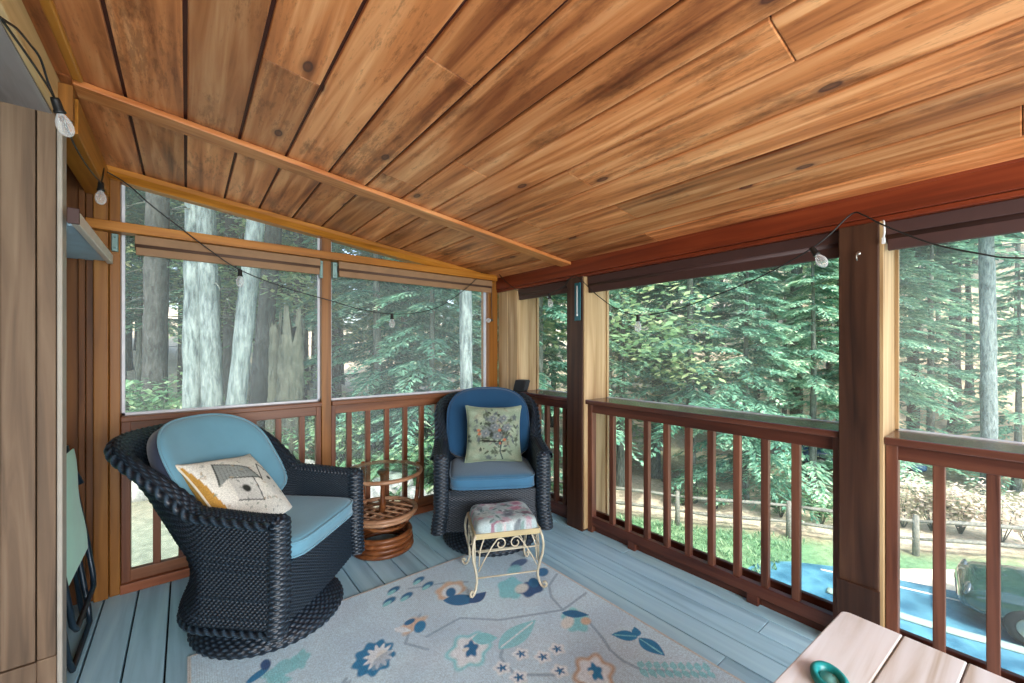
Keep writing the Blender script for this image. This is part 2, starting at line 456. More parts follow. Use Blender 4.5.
# floor boards
fb = MB(); x = -1.62
while x < 2.62:
    y = -2.4 - rng.random()*2
    while y < 3.40:
        L = 3.0 + rng.random()*1.2
        y0, y1 = max(y, -2.4), min(y+L, 3.40)
        if y1 > y0 + 0.02: fb.box(x, x+0.1335, y0+0.0015, y1-0.0015, -0.03, 0, rnd=rng.random())
        y += L
    x += 0.141
struct(fb.build('floor', M['floor'], bevel=0.003))
fs_ = MB(); fs_.box(-1.65, 2.63, -2.42, 3.42, -0.20, -0.032)
struct(fs_.build('floor_underside', M['gap']))

# ceiling planks, running front to back, on a slope that falls to the right
cb = MB()
seams = [-1.165,-0.97,-0.775,-0.58,-0.385,-0.189,-0.003,0.188,0.375,0.571,0.759,0.958,1.152,1.35,1.555,1.767,1.978,2.19,2.40,2.61]
S = math.atan(-0.121)
def sloped(x0, x1, y0, y1, drop, thick, rnd, mb, mi=0):
    vs = []
    for (x, y) in ((x0,y0),(x1,y0),(x1,y1),(x0,y1)):
        vs.append((x, y, ceil_z(x)-drop))
    for (x, y) in ((x0,y0),(x1,y0),(x1,y1),(x0,y1)):
        vs.append((x, y, ceil_z(x)-drop+thick))
    mb.add(vs, [(0,3,2,1),(4,5,6,7),(0,1,5,4),(1,2,6,5),(2,3,7,6),(3,0,4,7)], rnd, False, mi)
joints = {1:[1.0], 2:[0.2], 3:[1.55,-0.5], 4:[0.1], 5:[1.15], 6:[2.0,-0.9], 7:[1.62], 8:[0.4], 9:[1.3], 10:[-0.4,1.9], 11:[1.35], 12:[0.0], 13:[1.45], 14:[1.1]}
for i in range(len(seams)-1):
    js = sorted(joints.get(i-4, []))
    ys = [-2.6] + js + [2.215, 3.262]
    ys = sorted(ys)
    for a, c in zip(ys[:-1], ys[1:]):
        sloped(seams[i]+0.006, seams[i+1]-0.006, a+0.001, c-0.001, 0.0, 0.018, rng.random(), cb)
sloped(-1.17, 2.62, -2.62, 3.262, -0.012, 0.012, 0, cb, 1)
struct(cb.build('ceiling', [M['pine'], M['groove']], bevel=0.004))
rb = MB(); sloped(-1.45, 2.95, -2.7, 3.29, -0.026, 0.16, 0, rb)  # unseen slab over the ceiling, added to block the sun
struct(rb.build('roof', M['brown_y']))
# flat batten across the planks
tb = MB(); sloped(-0.332, 2.36, 2.205, 2.315, 0.026, 0.024, 0.3, tb)
struct(tb.build('trim_1', M['batten'], bevel=0.004))
# cove strip where the ceiling meets the back wall
tb = MB()
vs = []
for x in (-0.40, 2.30):
    z = ceil_z(x)
    vs += [(x, 3.13, z-0.002), (x, 3.24, z-0.002), (x, 3.24, z-0.062), (x, 3.165, z-0.062), (x, 3.13, z-0.03)]
tb.add(vs, [(0,1,2,3,4), (9,8,7,6,5)] + [(i, 5+i, 5+(i+1) % 5, (i+1) % 5) for i in range(5)], 0.4)
struct(tb.build('trim_2', M['orange_x']))
# light edge strip of the ceiling along the left beam
tb = MB(); sloped(-0.33, -0.30, -2.4, 2.185, 0.022, 0.022, 0.2, tb)
struct(tb.build('trim_3', M['orange_y'], bevel=0.006))

# header beam of the right wall, with its lower lip
bb = MB(); bb.box(XR-0.02, XR+0.14, -2.4, 3.25, 1.962, 2.062, 0.3)
bb.box(XR-0.02, XR+0.14, -2.4, 3.25, 2.060, 2.14, 0.3)
bb.box(XR-0.012, XR+0.14, -2.4, 3.25, 1.938, 1.961, 0.6)
struct(bb.build('beam', M['red_y'], bevel=0.004))
# left: header beam over the passage, its soffit, and the house corner
bb = MB(); bb.box(-0.50, -0.374, -2.4, 2.262, 2.274, 2.37, 0.1); bb.box(-0.392, -0.371, -2.4, 2.262, 2.266, 2.392, 0.4)
struct(bb.build('beam', wood('tan_beam', rgb(160,124,78), rgb(196,160,110), rgb(212,180,132), 'Y', 0.5, var=0.1), bevel=0.004))
bb = MB(); bb.box(-0.43, -0.335, 2.336, 3.19, 2.235, 2.375, 0.7)
struct(bb.build('beam', M['orange_y'], bevel=0.004))
tb = MB(); tb.box(-0.371, -0.333, 2.225, 2.262, 2.24, 2.372, 0.5)
struct(tb.build('trim_4', M['orange_z']))
sb = MB(); xx = -1.6
for k in range(6): sb.box(xx+0.204*k, min(xx+0.204*k+0.202, -0.3925), -2.4, 2.262, 2.262, 2.274, rng.random())
struct(sb.build('soffit', M['soffit_y']))
wb = MB(); x = -1.6
edges = [-1.6,-1.42,-1.24,-1.06,-0.9,-0.74,-0.62,-0.519,-0.432,-0.381]
for a, c in zip(edges[:-1], edges[1:]):
    wb.box(a+0.002, c-0.002, 2.262, 2.32, 0.236, 2.27, rng.random())
wb.box(-1.6, -0.43, 2.255, 2.32, 0.0, 0.233, 0.42)
wb.box(-0.43, -0.381, 2.258, 2.32, 0.0, 0.236, 0.1)
struct(wb.build('wall_left', M['siding_z'], bevel=0.003))
tb = MB(); tb.box(-0.381, -0.366, 2.264, 2.335, 0.0, 2.262, 0.2)
struct(tb.build('trim_5', M['trim_z'], bevel=0.004))
wb = MB(); wb.box(-1.62, -1.56, -2.4, 2.26, 0, 2.3, 0.3)
for k in range(10): wb.box(-1.56, -1.545, -2.4+k*0.466, -2.4+k*0.466+0.46, 0, 2.27, rng.random())
struct(wb.build('wall_house', M['siding_z']))
# alcove behind the house corner
wb = MB()
for k in range(5): wb.box(-0.78, -0.76, 2.33+k*0.18, 2.33+k*0.18+0.178, 0, 2.42, rng.random())
struct(wb.build('wall_alcove', M['amberdark_z']))
wb = MB(); wb.box(-0.78, -0.585, 3.2, 3.26, 0, 2.42, 0.13); wb.box(-0.583, -0.43, 3.2, 3.26, 0, 2.42, 0.52)
struct(wb.build('wall_back', M['amberdark_z']))
tb = MB(); tb.box(-0.455, -0.43, 3.17, 3.2, 0, 2.35, 0.2); tb.box(-0.428, -0.398, 3.185, 3.22, 0, 2.36, 0.7)
struct(tb.build('trim_6', M['amberdark_z'], bevel=0.003))

# posts of the back wall
def post(name, x0, x1, y0, y1, z1, mat, z0=0.0, rnd=0.3):
    p = MB(); p.box(x0, x1, y0, y1, z0, z1, rnd, bv=0.004)
    return struct(p.build(name, mat))
post('post', -0.397, -0.338, 3.16, 3.30, 2.36, M['orange_z'], rnd=0.21)
post('post', -0.336, -0.292, 3.175, 3.30, 2.36, M['orange_z'], rnd=0.64)
post('post', 0.770, 0.836, 3.185, 3.29, 2.26, M['orange_z'], rnd=0.45)
post('post', 2.262, 2.37, 3.19, 3.32, 2.06, M['orange_z'], rnd=0.8)
# cross beam over the back openings
bb = MB(); bb.box(-0.42, 2.30, 3.10, 3.184, 2.032, 2.086, 0.35)
struct(bb.build('beam', M['orange_x'], bevel=0.004))
# posts of the right wall: dark stained face, bare pine jamb on the side
def right_post(y0, y1, x0=2.345):
    p = MB(); p.box(x0, 2.49, y0, y1, 0.0, 1.94, 0.37, bv=0.004)
    o = struct(p.build('post', M['post_z']))
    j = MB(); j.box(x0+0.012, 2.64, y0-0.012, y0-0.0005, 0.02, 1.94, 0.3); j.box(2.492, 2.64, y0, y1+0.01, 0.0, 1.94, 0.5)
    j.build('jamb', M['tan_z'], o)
    return o
right_post(2.085, 2.245)
bp_ = right_post(0.389, 0.529)
k_ = MB(); k_.box(2.335, 2.345, 0.384, 0.534, 0.0, 0.335, 0.8, bv=0.003); k_.build('base_block', M['post_z'], bp_)
right_post(-1.25, -1.11)
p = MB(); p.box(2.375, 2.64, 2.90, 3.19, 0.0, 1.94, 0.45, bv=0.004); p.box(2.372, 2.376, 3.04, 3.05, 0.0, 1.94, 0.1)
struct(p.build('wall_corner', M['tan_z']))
# sill boards under the openings
tb = MB(); tb.box(-0.292, 2.37, 3.165, 3.30, 0.0, 0.052, 0.3)
struct(tb.build('baseboard_back', wood('red_brown_sill', rgb(104,52,28), rgb(136,76,46), rgb(150,92,60), 'X', 0.45, var=0.1), bevel=0.003))
tb = MB(); tb.box(2.43, 2.60, -2.4, 3.19, -0.03, 0.035, 0.3)
struct(tb.build('baseboard_right', M['brown_y'], bevel=0.003))

# ------------------------------------------------------------------ railings
def railing(label, axis, a0, a1, bal, endpieces=(), gap=0.0):
    """axis X: back wall, axis Y: right wall; bal = positions of the balusters"""
    t = thing('railing', label, 'railing', ((a0+a1)/2, 3.23, 0) if axis == 'X' else (2.43, (a0+a1)/2, 0))
    ox, oy = t.location.x, t.location.y
    mats = (M['brown_x'], M['brown_y'])[axis == 'Y']; mz = (M['brown_z'], M['brown2_z'])[axis == 'Y']  # back rails take the lit brown, right rails a darker unlit copy
    def bx(mb, u0, u1, d0, d1, z0, z1, rnd, bv=0.004):
        # u along the rail, d depth outward from the inner face
        if axis == 'X': mb.box(u0-ox, u1-ox, 3.185+d0-oy, 3.185+d1-oy, z0, z1, rnd, bv=bv)
        else: mb.box(2.385+d0-ox, 2.385+d1-ox, u0-oy, u1-oy, z0, z1, rnd, bv=bv)
    m = MB(); bx(m, a0, a1, -0.022, 0.085 if axis == 'X' else 0.225, 0.970, 1.003, 0.3, 0.006); m.build('top_rail', (mats, M['rail_gloss'])[axis == 'Y'], t)
    m = MB(); bx(m, a0, a1, 0.012, 0.05, 0.905, 0.971, 0.6); m.build('upper_rail', mats, t)
    m = MB(); bx(m, a0, a1, 0.010, 0.05, 0.052, 0.118, 0.8)
    if axis == 'Y': bx(m, a0, a1, 0.088, 0.115, 0.075, 0.135, 0.5)
    m.build('bottom_rail', mats, t)
    for i, u in enumerate(bal):
        m = MB(); bx(m, u-0.018, u+0.018, 0.018, 0.054, 0.10, 0.915, rng.random(), 0.003)
        m.build('baluster', mz, t)
    for u0, u1 in endpieces:
        m = MB(); bx(m, u0, u1, 0.008, 0.06, 0.0, 0.972, rng.random(), 0.003)
        m.build('end_baluster', mz, t)
    if axis == 'Y':
        n = max(1, int((a1-a0)/0.55))
        for k in range(n):
            u = a0 + (a1-a0)*(k+0.5)/n
            m = MB(); bx(m, u-0.03, u+0.03, 0.012, 0.048, 0.0, 0.055, 0.4); m.build('foot_block', mats, t)
    return t
railing('brown stained railing behind the reclined wicker chair, left section of the back wall', 'X', -0.291, 0.769,
        [-0.137,-0.02,0.105,0.229,0.350,0.497,0.645], [(-0.290,-0.25),(0.735,0.768)])
railing('brown stained railing behind the round glass side table, right section of the back wall', 'X', 0.837, 2.261,
        [0.972,1.115,1.268,1.425,1.575,1.727,1.875,2.02,2.15], [(0.838,0.87)])
railing('short brown railing in the corner between the blue chair and the thermometer post', 'Y', 2.246, 2.899,
        [2.33,2.435,2.545,2.655,2.765,2.86])
railing('long brown railing between the thermometer post and the big post', 'Y', 0.530, 2.072,
        [1.86,1.725,1.575,1.43,1.285,1.145,1.0,0.858,0.717], [(2.03,2.071),(0.531,0.562)])
railing('brown railing right of the big post, beside the worn wooden table', 'Y', -1.098, 0.376,
        [0.214,0.07,-0.075,-0.22,-0.365,-0.51,-0.655,-0.80,-0.945], [(0.335,0.375)])

# ------------------------------------------------------------------ screened openings
def screen_back(name, x0, x1):
    o = MB(); y = 3.245
    zl = 1.003
    def zt(x): return ceil_z(x) - 0.05
    w = 0.014
    o.box(x0, x0+w, y-0.012, y+0.012, zl, zt(x0), 0.2); o.box(x1-w, x1, y-0.012, y+0.012, zl, zt(x1), 0.2)
    o.box(x0, x1, y-0.012, y+0.012, zl, zl+w, 0.2)
    o.box(x0, x1, y-0.012, y+0.012, zl-0.93, zl-0.93+w, 0.2)
    root = struct(o.build(name, M['alu']))
    p = MB(); p.add([(x0,y,0.08),(x1,y,0.08),(x1,y,zt(x1)),(x0,y,zt(x0))], [(0,1,2,3)])
    p.build('screen', M['screen_back'], root)
screen_back('window_1', -0.291, 0.770)
screen_back('window_2', 0.836, 2.262)
def screen_right(name, y0, y1):
    o = MB(); x = 2.625; w = 0.012
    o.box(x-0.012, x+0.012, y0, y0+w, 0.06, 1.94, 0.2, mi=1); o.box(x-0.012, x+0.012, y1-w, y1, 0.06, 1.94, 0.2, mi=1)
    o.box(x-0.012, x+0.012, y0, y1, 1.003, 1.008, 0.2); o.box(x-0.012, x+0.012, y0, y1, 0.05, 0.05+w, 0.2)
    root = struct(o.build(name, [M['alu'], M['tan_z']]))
    p = MB(); p.add([(x,y0,0.06),(x,y1,0.06),(x,y1,1.94),(x,y0,1.94)], [(0,1,2,3)])
    p.build('screen', M['screen'], root)
screen_right('window_3', 2.257, 2.899)
screen_right('window_4', 0.541, 2.072)
screen_right('window_5', -1.098, 0.376)

# rolled shades in their valances
def shade(label, axis, a0, a1, z0, z1, mats, d0, d1, group=None):
    t = thing('roller_shade', label, 'shade', ((a0+a1)/2, (d0+d1)/2, z0) if axis == 'X' else ((d0+d1)/2, (a0+a1)/2, z0))
    ox, oy = t.location.x, t.location.y
    def bx(mb, u0, u1, e0, e1, za, zb, rnd=0.2, bv=0.003):
        if axis == 'X': mb.box(u0-ox, u1-ox, e0-oy, e1-oy, za-z0, zb-z0, rnd, bv=bv)
        else: mb.box(e0-ox, e1-ox, u0-oy, u1-oy, za-z0, zb-z0, rnd, bv=bv)
    h = z1-z0
    m = MB(); bx(m, a0, a1, d0, d0+0.012, z0+h*0.55, z1); bx(m, a0, a1, d0+0.012, d1, z1-0.012, z1); m.build('valance', mats[0], t)
    m = MB(); rr = min(h*0.34, (d1-d0)*0.45)
    if axis == 'X': c = ((a0-ox, (d0+d1)/2-oy, h*0.5), (a1-ox, (d0+d1)/2-oy, h*0.5))
    else: c = (((d0+d1)/2-ox, a0-oy, h*0.5), ((d0+d1)/2-ox, a1-oy, h*0.5))
    m.tube(c, rr, 14); m.build('rolled_fabric', mats[1], t)
    m = MB(); bx(m, a0+0.004, a1-0.004, d0+0.006, d0+0.03, z0, z0+h*0.40); m.build('bottom_bar', mats[2], t)
    m = MB(); bx(m, a0+0.002, a1-0.002, d0+0.016, d0+0.02, z0+h*0.38, z0+h*0.6, bv=0); m.build('hanging_edge', mats[1], t)
    return t
shade('tan roller shade rolled up under the cross beam above the reclined wicker chair', 'X', -0.228, 0.748, 1.920, 2.03, (M['shade_tan'], M['shade'], M['shade_tan']), 3.125, 3.18)
shade('tan roller shade rolled up under the cross beam above the glass side table', 'X', 0.873, 2.258, 1.920, 2.03, (M['shade_tan'], M['shade'], M['shade_tan']), 3.125, 3.18)
def rshade(label, y0, y1, zb=1.815): shade(label, 'Y', y0, y1, zb, 1.9375, (M['shade_dark'], M['shade_dark'], M['shade_dark']), 2.385, 2.45)
rshade('short dark roller shade over the narrow corner screen', 2.25, 2.895, 1.84)
rshade('long dark roller shade between the thermometer post and the big post', 0.533, 2.066)
rshade('dark roller shade at the right of the big post', -1.095, 0.372)
# shade brackets on the back posts
def bracket(label, x0, x1, z0, z1, y=3.15):
    m = MB(); m.box(x0, x1, y, y+0.028, z0, z1, 0.3, bv=0.003)
    for z in (z0+0.02, z1-0.02): m.lathe([(0.005, 0), (0.004, 0.004)], 8, M=Matrix.Translation(((x0+x1)/2, y, z)) @ Matrix.Rotation(PI/2, 4, 'X'))
    return tag(m.build('shade_bracket', M['bracket']), label, 'bracket')
bracket('grey metal bracket on the left back post below the cross beam', -0.325, -0.298, 1.93, 2.028)
bracket('grey metal bracket left of the slim middle post of the back wall', 0.752, 0.772, 1.90, 2.026, 3.157)
bracket('grey metal bracket right of the slim middle post of the back wall', 0.838, 0.872, 1.91, 2.026, 3.157)

# ------------------------------------------------------------------ wicker swivel armchairs
def smooth(e0, e1, x):
    t = np.clip((x-e0)/(e1-e0), 0, 1); return t*t*(3-2*t)

def weave(A, R, amp=0.0035):
    """height of a plain weave; A counts cells along a strand, R counts rows"""
    row = np.floor(R); fr = R-row
    over = np.cos(PI*(A+row))
    return amp*(over*0.9 + 1.3*np.sin(PI*fr)), np.clip(0.5+0.35*over*np.sin(PI*fr)+0.25*(np.sin(PI*fr)-0.6), 0, 1)  # second value: painted tone, dark in creases, pale on crests

def woven_surface(fn, nu, nv, cu, rv, amp, name, parent, wrap=False):
    """fn(U,V)->(...,3) with U,V in 0..1; cu cells along U, rv rows along V"""
    u = np.linspace(0, 1, nu, endpoint=not wrap); v = np.linspace(0, 1, nv)
    U, V = np.meshgrid(u, v, indexing='ij')
    P = fn(U, V); e = 1e-3
    Pu = fn(U+e, V)-fn(U-e, V); Pv = fn(U, V+e)-fn(U, V-e)
    nrm = np.cross(Pu, Pv); nrm /= (np.linalg.norm(nrm, axis=-1, keepdims=True)+1e-12)
    h, t = weave(U*cu, V*rv, amp)
    P = P + nrm*h[..., None]
    F = grid_faces(nu, nv, wrap)
    tt = t.ravel()[F].mean(1)
    return np_mesh(name, P.reshape(-1, 3), F, M['wicker'], parent, tint=tt)

W_C, Y_F, Y_S, D_B = 0.345, -0.285, 0.04, 0.25      # plan of the tub
Z_B = 0.155
_pl = []
for k in range(41): _pl.append((-W_C, Y_F+(Y_S-Y_F)*k/40, 0.0))
for k in range(1, 161):
    a = PI*k/160; _pl.append((-W_C*math.cos(a), Y_S+D_B*math.sin(a), a if a < PI/2 else PI-a))
for k in range(1, 41): _pl.append((W_C, Y_S+(Y_F-Y_S)*k/40, 0.0))
_pl = np.array(_pl)
_dl = np.concatenate([[0], np.cumsum(np.linalg.norm(np.diff(_pl[:, :2], axis=0), axis=1))]); _dl /= _dl[-1]
PLEN = 2.0
def plan(s):
    x = np.interp(s, _dl, _pl[:, 0]); y = np.interp(s, _dl, _pl[:, 1]); ph = np.interp(s, _dl, _pl[:, 2])
    e = 0.004
    dx = np.interp(s+e, _dl, _pl[:, 0])-np.interp(s-e, _dl, _pl[:, 0]); dy = np.interp(s+e, _dl, _pl[:, 1])-np.interp(s-e, _dl, _pl[:, 1])
    l = np.hypot(dx, dy)+1e-9
    return x, y, ph, -dy/l, dx/l            # outward normal
H_ARM, H_BACK = 0.685, 1.01
def top_h(s, ph):
    y = np.interp(s, _dl, _pl[:, 1])
    arm = H_ARM + 0.02*smooth(-0.25, 0.1, y)
    return arm + (H_BACK-H_ARM-0.02)*np.sin(PI/2*smooth(0.10, 1.35, ph))**0.9
def tub_point(s, off, z, flare=True):
    s = np.clip(s, 0, 1)
    x, y, ph, nx, ny = plan(s)
    wb = smooth(0.0, 0.9, ph)
    lean = (0.52*np.clip(z-0.46, 0, None)+0.12*np.clip(z-0.75, 0, None))*wb*(0.62+0.38*np.sin(ph)) + 0.03*np.clip(z-0.46, 0, None)*(1-wb)
    body = -0.030*np.exp(-((z-0.36)/0.11)**2)*smooth(0.0, 0.4, ph) + 0.018*smooth(0.32, 0.17, z)
    o = off + lean + body
    return np.stack([x+nx*o, y+ny*o+0.03*wb*np.clip(z-0.42, 0, None), z+0*x], -1)
def thick(ph): return 0.085 - 0.010*smooth(0, 0.8, ph)
def shell_fn(U, V):
    s = np.clip(U, 0, 1); ph = np.interp(s, _dl, _pl[:, 2])
    th = thick(ph); r = th/2; h = top_h(s, ph)-r
    V = np.clip(V, 0, 1)
    zo = Z_B + (h-Z_B)*np.clip(V/0.46, 0, 1)
    an = PI*np.clip((V-0.46)/0.10, 0, 1)
    zi = h - (h-0.40)*np.clip((V-0.56)/0.44, 0, 1)
    off = np.where(V <= 0.46, r, np.where(V < 0.56, r*np.cos(an), -r))
    z = np.where(V <= 0.46, zo, np.where(V < 0.56, h+r*np.sin(an), zi))
    # round the lower corner of the body under
    tuck = -0.05*(1-smooth(Z_B-0.005, Z_B+0.05, z))*(V < 0.46)
    return tub_point(s, off+tuck, z)

def braid(name, pts, rad, parent, turns_per_m=26, amp=0.005, seg=14):
    P = [Vector(p) for p in pts]
    # resample
    L = [0]
    for a, c in zip(P[:-1], P[1:]): L.append(L[-1]+(c-a).length)
    n = max(8, int(L[-1]/0.006)); t = np.linspace(0, L[-1], n)
    A = np.array([list(p) for p in P]); C = np.stack([np.interp(t, L, A[:, k]) for k in range(3)], -1)
    T = np.gradient(C, axis=0); T /= np.linalg.norm(T, axis=1, keepdims=True)
    up = np.array([0.31, 0.2, 0.93]); S1 = np.cross(T, up); S1 /= np.linalg.norm(S1, axis=1, keepdims=True); S2 = np.cross(S1, T)
    th = np.linspace(0, 2*PI, seg, endpoint=False)
    TT, TH = np.meshgrid(t, th, indexing='ij')
    w = np.cos(2*TH + 2*PI*turns_per_m*TT)
    R = rad + amp*w
    V = C[:, None, :] + S1[:, None, :]*(np.cos(TH)*R)[..., None] + S2[:, None, :]*(np.sin(TH)*R)[..., None]
    i, j = np.meshgrid(np.arange(n-1), np.arange(seg), indexing='ij'); j2 = (j+1) % seg
    F = np.stack([i*seg+j, (i+1)*seg+j, (i+1)*seg+j2, i*seg+j2], -1).reshape(-1, 4)
    tint = (0.5+0.4*w).ravel()[F].mean(1)
    return np_mesh(name, V.reshape(-1, 3), F, M['wicker'], parent, tint=tint)

def pillow_shape(outline, T, nr, na, power=0.5, edge=3.0):
    """closed puffed shape in the XZ plane; outline(angle)->radius; thickness along Y"""
    V = []
    r = np.linspace(0, 1, nr)
    a = np.linspace(0, 2*PI, na, endpoint=False)
    Rr, A = np.meshgrid(r, a, indexing='ij')
    ox, oz = outline(A)
    X = ox*Rr; Z = oz*Rr
    Yt = T*np.clip(1-Rr**edge, 0, 1)**power
    return X, Z, Yt

def cushion(name, parent, outline, T, mat, xf, nr=14, na=72, edge=4.0, power=0.5, side=None, mat_side=None, T0=0.0):
    """front face puffed + back face puffed, joined by a side band 2*T0 thick"""
    X, Z, Yt = pillow_shape(outline, T, nr, na, power, edge)
    front = np.stack([X, -(T0+Yt), Z], -1).reshape(-1, 3); back = np.stack([X, (T0+Yt), Z], -1).reshape(-1, 3)
    F = []
    for i in range(nr-1):
        for j in range(na):
            k = (j+1) % na
            F.append((i*na+j, (i+1)*na+j, (i+1)*na+k, i*na+k))
    n = nr*na
    F2 = [(f[0]+n, f[3]+n, f[2]+n, f[1]+n) for f in F]
    e = (nr-1)*na
    Fs = [(e+j, n+e+j, n+e+(j+1) % na, e+(j+1) % na) for j in range(na)]
    V = xf(np.concatenate([front, back]))
    o = np_mesh(name, V, np.array(F+F2+Fs), mat, parent)
    if mat_side is not None:
        o.data.materials.append(mat_side)
        mi = np.zeros(len(o.data.polygons), dtype=np.int32)
        if len(mi) == len(F)+len(F2)+len(Fs): mi[len(F)+len(F2):] = 1; mi[len(F):len(F)+len(F2)] = 1
        o.data.polygons.foreach_set('material_index', mi)
    rim = np.stack([X[-1], -T0*np.ones(na), Z[-1]], -1)
    return o, xf(rim)

def wicker_chair(label, loc, rz, cmat_seat, cmat_back):
    t = thing('wicker_chair', label, 'chair', loc, rz, 'wicker swivel chairs')
    woven_surface(shell_fn, 601, 289, 150, 96, 0.0028, 'tub_shell', t)
    # woven front panel below the seat
    def fp(U, V):
        x = -0.325+0.65*U
        return np.stack([x, Y_F+0.012-0.020*np.cos(PI*(U-0.5)) - 0.0*V, Z_B+0.0+(0.43-Z_B)*V], -1)
    woven_surface(fp, 177, 109, 44, 36, 0.0028, 'front_panel', t)
    # rolled arm fronts: rounded posts from the hem to the arm top
    for s, sg in ((0.0, -1), (1.0, 1)):
        pts = []
        for z in np.linspace(Z_B, H_ARM-0.035, 14): pts.append((sg*(W_C+0.016*float(smooth(0.32, 0.17, np.array(z)))), Y_F-0.004, z))
        woven_surface(lambda U, V, sg=sg: np.stack([
            sg*W_C + sg*0.016*smooth(0.32, 0.17, Z_B+(H_ARM-0.005-Z_B)*V) + 0.0465*np.cos(2*PI*U)*np.sqrt(np.clip(1-np.clip((V-0.93)/0.07, 0, 1)**2, 0.0, 1)),
            Y_F + 0.040*np.sin(2*PI*U)*np.sqrt(np.clip(1-np.clip((V-0.93)/0.07, 0, 1)**2, 0.0, 1)),
            Z_B+(H_ARM-0.005-Z_B)*V], -1), 48, 150, 12, 46, 0.003, 'arm_front', t, wrap=True)
    # braided edge along the outer top of the tub
    ss = np.linspace(0.0, 1.0, 160); ph = np.interp(ss, _dl, _pl[:, 2])
    th = thick(ph)
    R = tub_point(ss, th/2+0.003, top_h(ss, ph)-th/2+0.008)
    braid('rim_braid', R, 0.017, t, 20, 0.004)
    R = tub_point(ss, th*0+0.024, np.full_like(ss, Z_B+0.012)); braid('hem_braid', R, 0.014, t, 24, 0.003)
    # seat deck and swivel
    d = MB(); d.box(-0.30, 0.30, Y_F+0.02, 0.06, 0.40, 0.43, 0.2); d.box(-0.20, 0.20, 0.06, 0.20, 0.40, 0.43, 0.2); d.build('seat_deck', M['black'], t)
    d = MB(); d.lathe([(0.10, 0.085), (0.10, 0.16), (0.26, 0.165), (0.26, 0.18)], 28); d.build('swivel', M['black'], t)
    # flared woven foot
    prof = np.array([(0.332, 0.002), (0.344, 0.022), (0.335, 0.045), (0.30, 0.075), (0.262, 0.100), (0.24, 0.118), (0.215, 0.122), (0.10, 0.115)])
    pl_ = np.concatenate([[0], np.cumsum(np.linalg.norm(np.diff(prof, axis=0), axis=1))]); pl_ /= pl_[-1]
    def bf(U, V):
        r_ = np.interp(V, pl_, prof[:, 0]); z_ = np.interp(V, pl_, prof[:, 1])
        return np.stack([r_*np.cos(2*PI*U), r_*np.sin(2*PI*U), z_], -1)
    woven_surface(bf, 384, 76, 96, 22, 0.003, 'base', t, wrap=True)
    # seat cushion: a thick box cushion with round front corners
    def so(A):
        c, s_ = np.cos(A), np.sin(A); k = (np.abs(c)**7+np.abs(s_)**7)**(-1/7)
        return 0.292*c*k, 0.285*s_*k
    def sx(P):    # lay flat: X stays, Z-> -Y (front), Y-> Z
        return np.stack([P[:, 0], P[:, 2]-0.045, 0.485-P[:, 1]], -1)
    o, rim = cushion('seat_cushion', t, so, 0.022, cmat_seat, sx, T0=0.032, edge=6)
    p = MB(); p.tube([tuple(v) for v in rim], 0.006, 6, closed=True); p.build('piping', cmat_seat, o)
    p = MB(); q = [tuple(v) for v in rim]; q = [(a, b_, c-0.064) for a, b_, c in q]; p.tube(q, 0.006, 6, closed=True); p.build('piping', cmat_seat, o)
    # arched back cushion, leaning with the tub
    def bo(A):
        c, s_ = np.cos(A), np.sin(A)
        k = np.where(s_ > 0, (np.abs(c)**2.4+np.abs(s_)**2.4)**(-1/2.4), (np.abs(c)**6+np.abs(s_)**6)**(-1/6))
        return 0.325*c*k, 0.300*s_*k
    an = math.radians(-31)
    def bxf(P):
        curve = -0.75*P[:, 0]**2     # wraps round the sitter
        y = P[:, 1]+curve; z = P[:, 2]
        return np.stack([P[:, 0], 0.345+y*math.cos(an)-z*math.sin(an), 0.775+y*math.sin(an)+z*math.cos(an)], -1)
    o, rim = cushion('back_cushion', t, bo, 0.03, cmat_back, bxf, T0=0.035, edge=5, mat_side=M['cush_side'])
    p = MB(); p.tube([tuple(v) for v in rim], 0.006, 6, closed=True); p.build('piping', cmat_back, o)
    return t
chair_a = wicker_chair('black wicker swivel chair seen from the side, its back against the left railing', (0.350, 2.455, 0.008), 0.80, M['cush'], M['cush'])
chair_b = copy_tree(chair_a)
chair_b.location = (1.765, 2.470, 0.008); chair_b.rotation_euler = (0, 0, -0.556)
chair_b['label'] = 'black wicker swivel chair facing us in the corner behind the floral footstool'
chair_a.scale = (1, 1, 0.965)
for ch in chair_b.children:
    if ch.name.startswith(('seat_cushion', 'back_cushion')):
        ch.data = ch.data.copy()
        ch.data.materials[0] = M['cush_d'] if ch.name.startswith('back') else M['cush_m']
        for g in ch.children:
            g.data = g.data.copy(); g.data.materials[0] = M['cush_d'] if ch.name.startswith('back') else M['cush_m']

